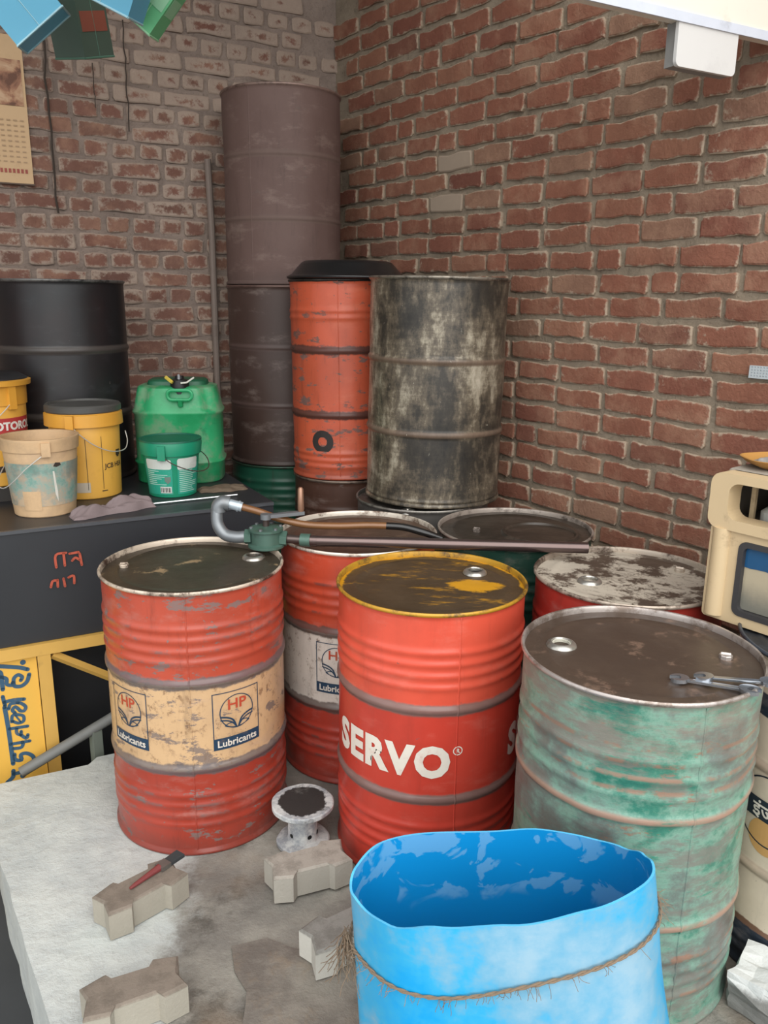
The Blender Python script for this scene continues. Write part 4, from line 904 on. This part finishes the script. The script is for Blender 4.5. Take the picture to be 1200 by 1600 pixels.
for i in range(n+1):
    x = 0.107 + (W_-0.155)*i/n; vs += [(x, 0.0105, 0.204), (x, 0.0105, 0.150 + 0.004*mn.noise(Vector((i*1.3, 0, 0))))]
b.add(vs, [(2*i, 2*i+1, 2*i+3, 2*i+2) for i in range(n)]); b.build('blue_band', plain('blue_band_paint', '1f5580', 0.35), pn)
b = MB(); b.box(0.004, W_-0.004, 0.045, D_, 0.0, 0.004); b.box(0.004, 0.012, 0.045, D_, 0.004, HH-0.01); b.box(W_-0.012, W_-0.004, 0.045, D_, 0.004, HH-0.01); b.box(0.004, W_-0.004, D_-0.008, D_, 0.004, HH-0.01); b.box(0.012, W_-0.012, 0.05, D_-0.01, 0.243, 0.25); b.build('shell', plain('cabinet_inner', '6b6257', 0.8), cb)
b = MB(); b.prism(rrect(W_-0.01, D_-0.02, 0.03, W_/2, D_/2+0.03), HH-0.010, HH, 0.003); b.build('top_plate', M_dust, cb)
b = MB(); b.box(0.055, 0.067, 0.10, 0.112, 0.25, HH-0.012); b.build('inner_strut', M_cream, cb)
tr = thing('tray', 'grey rounded tray inside the upper slot of the cream cabinet', 'tray', (cb.location.x, cb.location.y, cb.location.z + 0.2505), RZ_R)
b = MB(); b.prism(rrect(0.30, 0.14, 0.03, 0.235, 0.15), 0, 0.045, 0.01); b.build('tray_shell', plain('grey_tray', 'a7a69f', 0.6), tr)
b = MB(); b.prism(rrect(0.24, 0.10, 0.03, 0.255, 0.13), 0.0455, 0.062, 0.008); b.build('tray_lid', plain('grey_tray_lid', '8d8c86', 0.6), tr)
ds = thing('dish', 'shallow orange-edged dish on top of the cream cabinet', 'dish', (1.062, 2.175, 0.882+HH+0.001))
b = MB(); b.lathe([(0.05, 0), (0.078, 0.012), (0.094, 0.026), (0.090, 0.027), (0.074, 0.016), (0.048, 0.006), (0.0001, 0.006)], 40, lambda a, z, r: 0.004*math.sin(5*a), cap0=True); b.build('shell', plain('orange_dish', 'b98746', 0.5), ds)
cloth('cloth', 'grey crumpled cloth lying in the orange-edged dish', 'cloth', (1.062, 2.175, 0.882+HH+0.014), 0.3, 0.125, 0.105, 0.024, cloth_mat('grey_cloth', '7c7874', 'a8a29c'), 5.2, 0.0, 30, 16)

# ------------------------------------------------------------------ blue cut barrel tied with twine
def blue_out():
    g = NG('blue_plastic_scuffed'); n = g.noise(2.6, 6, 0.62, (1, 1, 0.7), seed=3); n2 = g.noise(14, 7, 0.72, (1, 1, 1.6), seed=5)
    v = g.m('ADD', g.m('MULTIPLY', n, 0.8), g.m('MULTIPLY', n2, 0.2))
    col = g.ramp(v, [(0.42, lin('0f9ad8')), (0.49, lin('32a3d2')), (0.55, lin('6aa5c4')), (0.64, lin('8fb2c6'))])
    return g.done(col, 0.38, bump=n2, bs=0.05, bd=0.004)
def blue_in():
    g = NG('blue_plastic_inside'); n = g.noise(9, 4, 0.55, seed=2, dist=1.2); z = g.xyz()[2]
    lo = g.ss(g.m('ADD', z, g.m('MULTIPLY', n, 0.16)), 0.46, 0.49)
    msk = g.m('MULTIPLY', g.ss(n, 0.49, 0.52), lo)  # pale patches near the rim: reflections painted into the plastic colour
    return g.done(g.mix(g.m('MULTIPLY', msk, 0.6), lin('0d86c6'), lin('6fa9d2')), 0.32)
BX, BY = 0.247, 1.45
def blue_pt(a, z, off=0.0):
    """squashed barrel wall: a = 0 faces the street"""
    k = 0.57 - z
    rx = 0.312 + 0.06*k + off; ry = 0.158 + 0.03*k + off
    cx = 0.0 + 0.125*k
    sa, ca = math.sin(a), math.cos(a); pw = 2.3; q = (abs(sa)**pw + abs(ca)**pw)**(-1/pw)
    x = cx + rx*sa*q; y = -ry*ca*q
    y += 0.018*math.exp(-((a+1.15)/0.28)**2)*(1 if z > 0.2 else z/0.2)
    return x, y
def rim_z(a):
    a = (a + PI) % (2*PI) - PI
    kn = [(-PI, 0.545), (-2.3, 0.548), (-1.85, 0.535), (-1.57, 0.527), (-1.30, 0.527), (-1.05, 0.520), (-0.8, 0.527), (-0.45, 0.553), (0.0, 0.567), (0.5, 0.590), (1.0, 0.605), (1.45, 0.605), (1.75, 0.588), (2.1, 0.564), (2.4, 0.556), (2.75, 0.556), (PI, 0.545)]
    for (a0, z0), (a1, z1) in zip(kn, kn[1:]):
        if a0 <= a <= a1:
            u = (a-a0)/(a1-a0); u = u*u*(3-2*u); return z0 + (z1-z0)*u
    return 0.54
bt = thing('cut_barrel', 'bright blue plastic barrel cut open at the top, tied with twine', 'barrel', (BX, BY, 0))
SEG, LV = 120, 26
def blue_wall(off, flip):
    vs = []; b = MB()
    for i in range(LV+1):
        for k in range(SEG):
            a = 2*PI*k/SEG - PI; z = rim_z(a)*i/LV; x, y = blue_pt(a, z, off); dn = 0.006*mn.noise(Vector((math.sin(a)*2, math.cos(a)*2, z*4)))
            vs.append((x + dn*math.sin(a), y - dn*math.cos(a), z))
    fs = [(i*SEG+k, i*SEG+(k+1) % SEG, (i+1)*SEG+(k+1) % SEG, (i+1)*SEG+k) for i in range(LV) for k in range(SEG)]
    if flip: fs = [tuple(reversed(f)) for f in fs]
    b.add(vs, fs, True); return b, vs
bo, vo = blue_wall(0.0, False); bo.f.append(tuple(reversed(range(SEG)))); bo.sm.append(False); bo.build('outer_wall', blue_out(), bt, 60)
bi, vi = blue_wall(-0.005, True); bi.f.append(tuple(range(SEG))); bi.sm.append(False)
bi.v = [(x, y, z if z > 0.001 else 0.004) for x, y, z in bi.v]; bi.build('inner_wall', blue_in(), bt, 60)
b = MB(); e0 = vo[-SEG:]; e1 = vi[-SEG:]
b.add(e0 + e1, [(k, (k+1) % SEG, SEG+(k+1) % SEG, SEG+k) for k in range(SEG)]); b.build('cut_edge', plain('blue_cut_edge', '5cc0ee', 0.4, dirt_amt=0), bt)
# twine
M_twine = plain('jute_twine', '84705c', 0.95, scale=60)
tw = thing('twine', 'frayed jute twine tied around the blue barrel', 'twine', (BX, BY, 0))
def twine_z(a): return 0.455 + 0.055*math.sin(a) - 0.03*math.cos(a)*0.4 - 0.02*math.exp(-((a+0.5)/0.5)**2)
path = []
for k in range(145):
    a = 2*PI*k/144 - PI; z = twine_z(a); x, y = blue_pt(a, z, 0.007); path.append((x, y, z))
def strand(ph):
    out = []
    for i, p in enumerate(path):
        a = 2*PI*i/144 - PI; t_ = i*1.5 + ph
        out.append((p[0] + 0.0022*math.cos(t_)*math.sin(a), p[1] - 0.0022*math.cos(t_)*math.cos(a), p[2] + 0.0022*math.sin(t_)))
    return out
for ph in (0, PI): b = MB(); b.tube(strand(ph), 0.0024, 6, False); b.build('strand', M_twine, tw)
rng = random.Random(12); b = MB()
def fibre(p, d, L, r=0.0006):
    P = Vector(p); pts = [P]; d = Vector(d).normalized()
    for k in range(6):
        d = (d + Vector((rng.uniform(-.6, .6), rng.uniform(-.6, .6), rng.uniform(-.6, .5)))*0.6).normalized(); pts.append(pts[-1] + d*L/6)
    b.tube(pts, r, 3, False)
for k in range(90):
    a = rng.choice([rng.uniform(-1.7, 1.7), rng.gauss(-0.9, 0.28), rng.gauss(-0.1, 0.25), rng.gauss(1.5, 0.1)]); z = twine_z(a); x, y = blue_pt(a, z, 0.010)
    fibre((x, y, z), (math.sin(a), -math.cos(a), rng.uniform(-1.6, 0.4)), rng.uniform(0.010, 0.030))
tag(b.build('loose_fibres', M_twine, tw), kind='stuff')
b = MB(); x0, y0 = blue_pt(-1.45, 0.43, 0.008)
for k in range(55):
    fibre((x0 - rng.uniform(0, 0.012), y0 + rng.uniform(-0.01, 0.01), 0.415 + rng.uniform(-0.02, 0.02)), (-0.10 + rng.uniform(-.15, .12), -0.1, -1), rng.uniform(0.06, 0.13), 0.0009)
tag(b.build('frayed_knot', M_twine, tw), kind='stuff')

# ------------------------------------------------------------------ paving blocks, flanged spool, rubble
def block_mat(name, top, side, sp=0.5):
    g = NG(name); n = g.noise(16, 7, 0.75); nz = g.n('ShaderNodeNewGeometry').outputs['Normal']
    q = g.n('ShaderNodeSeparateXYZ'); g.link(g.P, q.inputs[0])
    col = g.mix(g.ss(g.m('ADD', q.outputs[2], g.m('MULTIPLY', n, 0.01)), 0.080, 0.087), g.mix(n, lin(side), g.mix(0.3, lin(side), lin('7d776d'))), g.mix(g.ss(n, 0.4, 0.6), lin(top), g.mix(0.35, lin(top), lin('4d473f'))))
    return g.done(col, 0.95, bump=g.noise(90, 5, 0.7), bs=0.5, bd=0.004, spec=0.15)
PAV = [(-0.112, -0.048), (-0.058, -0.058), (-0.046, -0.044), (0.046, -0.044), (0.058, -0.058), (0.112, -0.048), (0.100, -0.004), (0.112, 0.044), (0.058, 0.058), (0.046, 0.044), (-0.046, 0.044), (-0.058, 0.058), (-0.112, 0.044), (-0.100, 0.004)]
def paver(label, loc, rz, mat, chip=0):
    rng = random.Random(chip); b = MB(); b.prism([(x*1.08 + rng.uniform(-.0025, .0025), y*1.08 + rng.uniform(-.0025, .0025)) for x, y in PAV], 0.0, 0.086, 0.006)
    o = b.build('paving_block', mat); o.location = loc; o.rotation_euler = (0, 0, rz); return tag(o, label, 'paving block', 'zigzag paving blocks on the floor')
M_pav_b = block_mat('paver_brown', '81766b', 'a59f92'); M_pav_g = block_mat('paver_grey', 'a29b91', 'aaa59b'); M_pav_w = block_mat('paver_pale', '8c8983', 'c6c3ba')
paver('dusty zigzag paving block with a paint brush lying on it', (-0.682, 1.985, 0.003), math.atan2(0.155, 0.155), M_pav_b, 1)
paver('grey zigzag paving block beside the flanged pipe spool', (-0.215, 2.095, 0.010), math.atan2(0.085, 0.20), M_pav_g, 2)
paver('pale speckled paving block half behind the blue barrel', (-0.085, 1.835, 0.012), math.atan2(0.10, 0.16), M_pav_w, 3)
paver('brown-topped zigzag paving block at the bottom of the picture', (-0.597, 1.63, 0.003), math.atan2(0.10, 0.205), M_pav_b, 4)
# brush
bp = thing('paint_brush', 'old red-handled paint brush lying on the dusty paving block', 'brush', (-0.702, 1.955, 0.0895), math.atan2(0.165, 0.115))
b = MB(); b.tube([(0, 0, 0.006), (0.015, 0, 0.007), (0.07, 0, 0.008), (0.105, 0, 0.008)], 0.006, 10, True, [0.004, 0.006, 0.0085, 0.011]); b.build('handle', plain('red_handle', '7d3a3a', 0.4), bp)
b = MB(); b.box(0.102, 0.135, -0.016, 0.016, 0.0005, 0.014); b.build('ferrule', plain('dull_ferrule', '77746f', 0.4, 0.5), bp)
b = MB(); b.prism([(0.134, -0.015), (0.185, -0.017), (0.185, 0.017), (0.134, 0.015)], 0.001, 0.013, 0.002); b.build('bristles', plain('dark_bristles', '35383a', 0.9), bp)
# spool
def spool_mat():
    g = NG('cement_splashed_iron'); X = g.xyz(); n = g.noise(18, 7, 0.75)
    r = g.m('ADD', g.m('SQRT', g.m('ADD', g.m('POWER', X[0], 2), g.m('POWER', X[1], 2))), g.m('MULTIPLY', g.m('SUBTRACT', n, 0.5), 0.05))
    top = g.m('MULTIPLY', g.ss(X[2], 0.145, 0.147), g.ss(r, 0.074, 0.08, 1, 0))
    col = g.mix(g.ss(n, 0.38, 0.6), lin('8f9296'), lin('c4c5c2'))
    col = g.mix(top, col, lin('2b2725'))
    return g.done(g.mix(g.m('MULTIPLY', g.ss(g.noise(8, 6, 0.7, seed=4), 0.55, 0.66), g.ss(X[2], 0.12, 0.135)), col, lin('55534f')), 0.75, bump=n, bs=0.5, bd=0.006)
sp = thing('flanged_spool', 'short grey flanged pipe spool standing between the red drums', 'pipe spool', (-0.250, 2.295, 0.002))
b = MB(); b.lathe([(0.083, 0), (0.085, 0.003), (0.085, 0.014), (0.081, 0.018), (0.050, 0.021), (0.047, 0.027), (0.047, 0.122), (0.052, 0.128), (0.096, 0.131), (0.099, 0.135), (0.099, 0.146), (0.095, 0.149), (0.0001, 0.149)], 56, lambda a, z, r: 0.003*mn.noise(Vector((math.sin(a)*3, math.cos(a)*3, z*30))), cap0=True); b.build('casting', spool_mat(), sp)
for a in (-0.75, 0.55, 1.35, 2.6, -2.2):
    b = MB(); b.lathe([(0.0001, 0), (0.0075, 0)], 12); b.xf(Matrix.Translation(around(0.0485, a, 0.045)) @ Matrix.Rotation(a, 4, 'Z') @ Matrix.Rotation(PI/2, 4, 'X')); b.build('bolt_hole', M_hole, sp)
# broken concrete lump
b = MB(); bm = bmesh.new(); bmesh.ops.create_cube(bm, size=1); bmesh.ops.subdivide_edges(bm, edges=bm.edges[:], cuts=5, use_grid_fill=True)
for v in bm.verts:
    c = v.co.copy(); v.co = Vector((c.x*0.24, c.y*0.13, c.z*0.11)) + c.normalized()*0.02*mn.fractal(c*3.1, 0.8, 2, 3) - Vector((0, 0, 0.012*abs(c.x))) * (1 if c.z > 0 else 0)
    if c.z < -0.45: v.co.z = -0.055
me = bpy.data.meshes.new('concrete_lump'); bm.to_mesh(me); bm.free()
def lump_mat():
    g = NG('broken_concrete'); n = g.noise(14, 7, 0.75); z = g.xyz()[2]
    col = g.mix(g.ss(g.m('ADD', z, g.m('MULTIPLY', n, 0.04)), 0.03, 0.05), g.mix(n, lin('6e6d6a'), lin('8a8984')), lin('cfd0cd'))
    return g.done(col, 0.95, bump=n, bs=0.6, bd=0.01, spec=0.15)
me.materials.append(lump_mat()); o = obj('concrete_lump', me); o.location = (1.0, 1.638, 0.058); o.rotation_euler = (0, 0, -0.75); tag(o, 'pale broken concrete lump on the floor at the right edge', 'rubble')

# ------------------------------------------------------------------ on and near the walls
# conduit by the stack
cd = thing('conduit', 'thin vertical grey pipe standing against the back wall beside the stack', 'pipe', sn(0, 4.345, 0))
cd.location = (-0.905, 4.437, 0)
b = MB(); b.tube([(0.004, 0, 0.0), (0.0, 0, 1.3), (0.003, 0, 2.05), (-0.004, 0, 2.375)], 0.017, 10); b.build('tube', plain('dusty_pipe', '84756c', 0.7), cd)
b = MB(); b.tube([(0.0, 0, 1.50), (0.0, 0, 1.56)], 0.020, 10); b.build('socket', plain('dusty_pipe_socket', '7b6c63', 0.7), cd)
# poster calendar
po = thing('wall_calendar', 'faded paper calendar with a picture, hanging at the left edge', 'calendar', (-1.647, 4.066, 2.20), RZ_B)
b = MB(); b.add([(-0.42, -0.010, 0), (0, -0.012, 0), (0, -0.006, 0.62), (-0.42, -0.006, 0.62), (-0.42, -0.0085, 0), (0, -0.0105, 0), (0, -0.0045, 0.62), (-0.42, -0.0045, 0.62)], [(0,1,2,3), (7,6,5,4), (0,4,5,1), (1,5,6,2), (2,6,7,3), (3,7,4,0)])
b.build('sheet', plain('calendar_paper', 'c9a983', 0.8, var=0.06, dirt='9a7a5c', dirt_amt=0.3), po)
def pic_mat():
    g = NG('calendar_picture'); n = g.noise(9, 5, 0.6, dist=0.8)
    return g.done(g.ramp(n, [(0.38, lin('6a4a3c')), (0.47, lin('9a6f58')), (0.53, lin('b08a6c')), (0.62, lin('c0a083'))]), 0.8)
b = MB(); b.add([(-0.40, -0.0118, 0.33), (-0.012, -0.0118, 0.33), (-0.012, -0.010, 0.52), (-0.40, -0.010, 0.52)], [(0,1,2,3)]); b.build('picture', pic_mat(), po)
b = MB(); rng = random.Random(2)
for r in range(9):
    for k in range(14):
        x = -0.40 + k*0.028; z = 0.09 + r*0.022
        b.add([(x, -0.0128, z), (x+0.016, -0.0128, z), (x+0.016, -0.0125, z+0.006), (x, -0.0125, z+0.006)], [(0,1,2,3)])
b.build('date_grid', plain('brown_ink', 'b09272', 0.8), po)
b = MB()
for k in range(22):
    x = -0.40 + k*0.0175; b.add([(x, -0.0135, 0.045), (x+0.011, -0.0135, 0.045), (x+0.011, -0.0132, 0.063), (x, -0.0132, 0.063)], [(0,1,2,3)])
b.build('red_line', plain('red_ink', 'a3564a', 0.8), po)
b = MB(); b.tube([(-0.42, -0.012, -0.002), (0.004, -0.012, -0.002)], 0.004, 6); b.build('bottom_strip', plain('tin_strip', '5d4a3e', 0.6), po)
# strings on the back wall
M_str = plain('dark_string', '40362f', 0.9)
def string(label, s, z0, z1, r=0.003, dev=0.006, seed=0):
    b = MB(); pts = []
    for k in range(13):
        z = z1 + (z0-z1)*k/12; q = sn(s + dev*mn.noise(Vector((k*0.6, seed, 0))), 4.352, z); pts.append(q)
    b.tube(pts, r, 6); tag(b.build('string', M_str), label, 'string')
string('dark greasy string hanging down the wall beside the calendar', 1.462, 2.08, 2.95, 0.005, 0.02, 1)
string('thin dark string hanging below the green tins', 1.105, 2.47, 2.95, 0.003, 0.012, 2)
string('short thin string below the dark green tin', 1.255, 2.56, 2.75, 0.0022, 0.006, 3)
# cut tins hanging from the roof
def tin(label, loc, rot, dims, mat, edgem, group='cut oil tins hanging under the roof', lab=None):
    t = thing('oil_tin', label, 'tin', loc, 0, group)
    w, d, h = dims; R = Matrix.Rotation(rot[2], 4, 'Z') @ Matrix.Rotation(rot[1], 4, 'Y') @ Matrix.Rotation(rot[0], 4, 'X'); th = 0.0015
    b = MB(); b.ring([(-w/2,-d/2),(w/2,-d/2),(w/2,d/2),(-w/2,d/2)], [(-w/2+th,-d/2+th),(w/2-th,-d/2+th),(w/2-th,d/2-th),(-w/2+th,d/2-th)], -h/2, h/2); b.box(-w/2, w/2, -d/2, d/2, -h/2, -h/2+0.002); b.xf(R); b.build('body', mat, t)
    b = MB()
    for z in (-h/2, h/2):
        P = [(-w/2,-d/2,z),(w/2,-d/2,z),(w/2,d/2,z),(-w/2,d/2,z),(-w/2,-d/2,z)]
        for p, q in zip(P, P[1:]): b.tube([p, q], 0.003, 6)
    b.tube([(0.0, -d/2-0.0005, -h/2), (0.0, -d/2-0.0005, h/2)], 0.0012, 4); b.xf(R); b.build('seam', edgem, t)
    if lab:
        b = MB(); b.box(-w/2*0.85, w/2*0.85, -d/2-0.001, -d/2-0.0003, -h*0.16, h*0.10); b.box(w/2+0.0003, w/2+0.001, -d*0.38, d*0.38, -h*0.16, h*0.10); b.xf(R); b.build('printed_label', lab, t)
    top = R @ Vector((0, 0, h/2)); b = MB(); b.tube([tuple(top), (top.x, top.y, WH - loc[2])], 0.0018, 6); b.build('hanging_wire', M_str, t)
    return t
M_tin_b = plain('sky_blue_tin', '5ea6c4', 0.4, var=0.08); M_tin_e = plain('tin_edge', 'a9d2dd', 0.35, 0.3)
tin('sky blue cut oil tin tilted at the upper left edge', (-0.975, 2.40, 2.462), (0.10, -0.68, 0.1), (0.155, 0.10, 0.20), M_tin_b, M_tin_e)
tin('dark green cut oil tin with red label, hanging second from left', (-0.885, 2.60, 2.465), (0.10, -0.28, 1.08), (0.115, 0.115, 0.19), plain('dark_green_tin', '48594e', 0.5), plain('green_edge', '4f7260', 0.45), lab=plain('red_tin_label', '8a4a3a', 0.6))
tin('light blue cut oil tin at the top edge, third from left', (-0.700, 2.38, 2.505), (0.1, 0.45, -0.1), (0.16, 0.09, 0.16), M_tin_b, M_tin_e)
tin('light green cut oil tin, rightmost of the hanging tins', (-0.615, 2.50, 2.490), (0.1, 0.72, 0.0), (0.075, 0.075, 0.19), plain('light_green_tin', '6fc08a', 0.4, var=0.1), plain('lime_edge', 'a5dcb0', 0.4), lab=plain('pale_green_label', '9fd6ae', 0.5))
# white box under the lintel
bx = thing('junction_box', 'white metal box fixed under the lintel at the upper right', 'box', (0.82, 2.592, 2.36), RZ_B)
b = MB(); b.prism(rrect(0.245, 0.13, 0.016, 0.1225, 0.066), 0.0, 0.012); b.xf(Matrix(((1,0,0,0),(0,0,1,0),(0,1,0,0),(0,0,0,1)))); b.build('cover', plain('white_box_paint', 'd4d2cf', 0.45, var=0.05, dirt_amt=0.1), bx)
b = MB(); b.box(0.006, 0.239, 0.012, 0.05, 0.004, 0.12); b.build('case', plain('grey_box_case', '8f8d8a', 0.6), bx)
# small pale plate on the right wall
pt = thing('wall_plate', 'small pale dimpled plate fixed to the brick wall at the right edge', 'plate', (1.252, 2.827, 1.459), RZ_R)
b = MB(); b.box(0.0, 0.12, -0.022, -0.010, 0.0, 0.042); b.build('plate', plain('pale_plate', 'b9bfc2', 0.5, var=0.05), pt)
b = MB()
for r in range(4):
    for k in range(11): x, z = 0.008 + k*0.0105, 0.007 + r*0.0095; b.add([(x, -0.0222, z), (x+0.005, -0.0222, z), (x+0.0025, -0.0245, z+0.0025), (x+0.005, -0.0222, z+0.005), (x, -0.0222, z+0.005)], [(0,1,2), (1,3,2), (3,4,2), (4,0,2)])
tag(b.build('dimples', plain('plate_dimple', '9aa3a8', 0.5), pt), kind='stuff')

for o in bpy.data.objects:
    if o.name.split('.')[0] in ('small_print', 'lid_print', 'date_grid', 'red_line', 'barcode', 'mould_line'): o['kind'] = 'stuff'
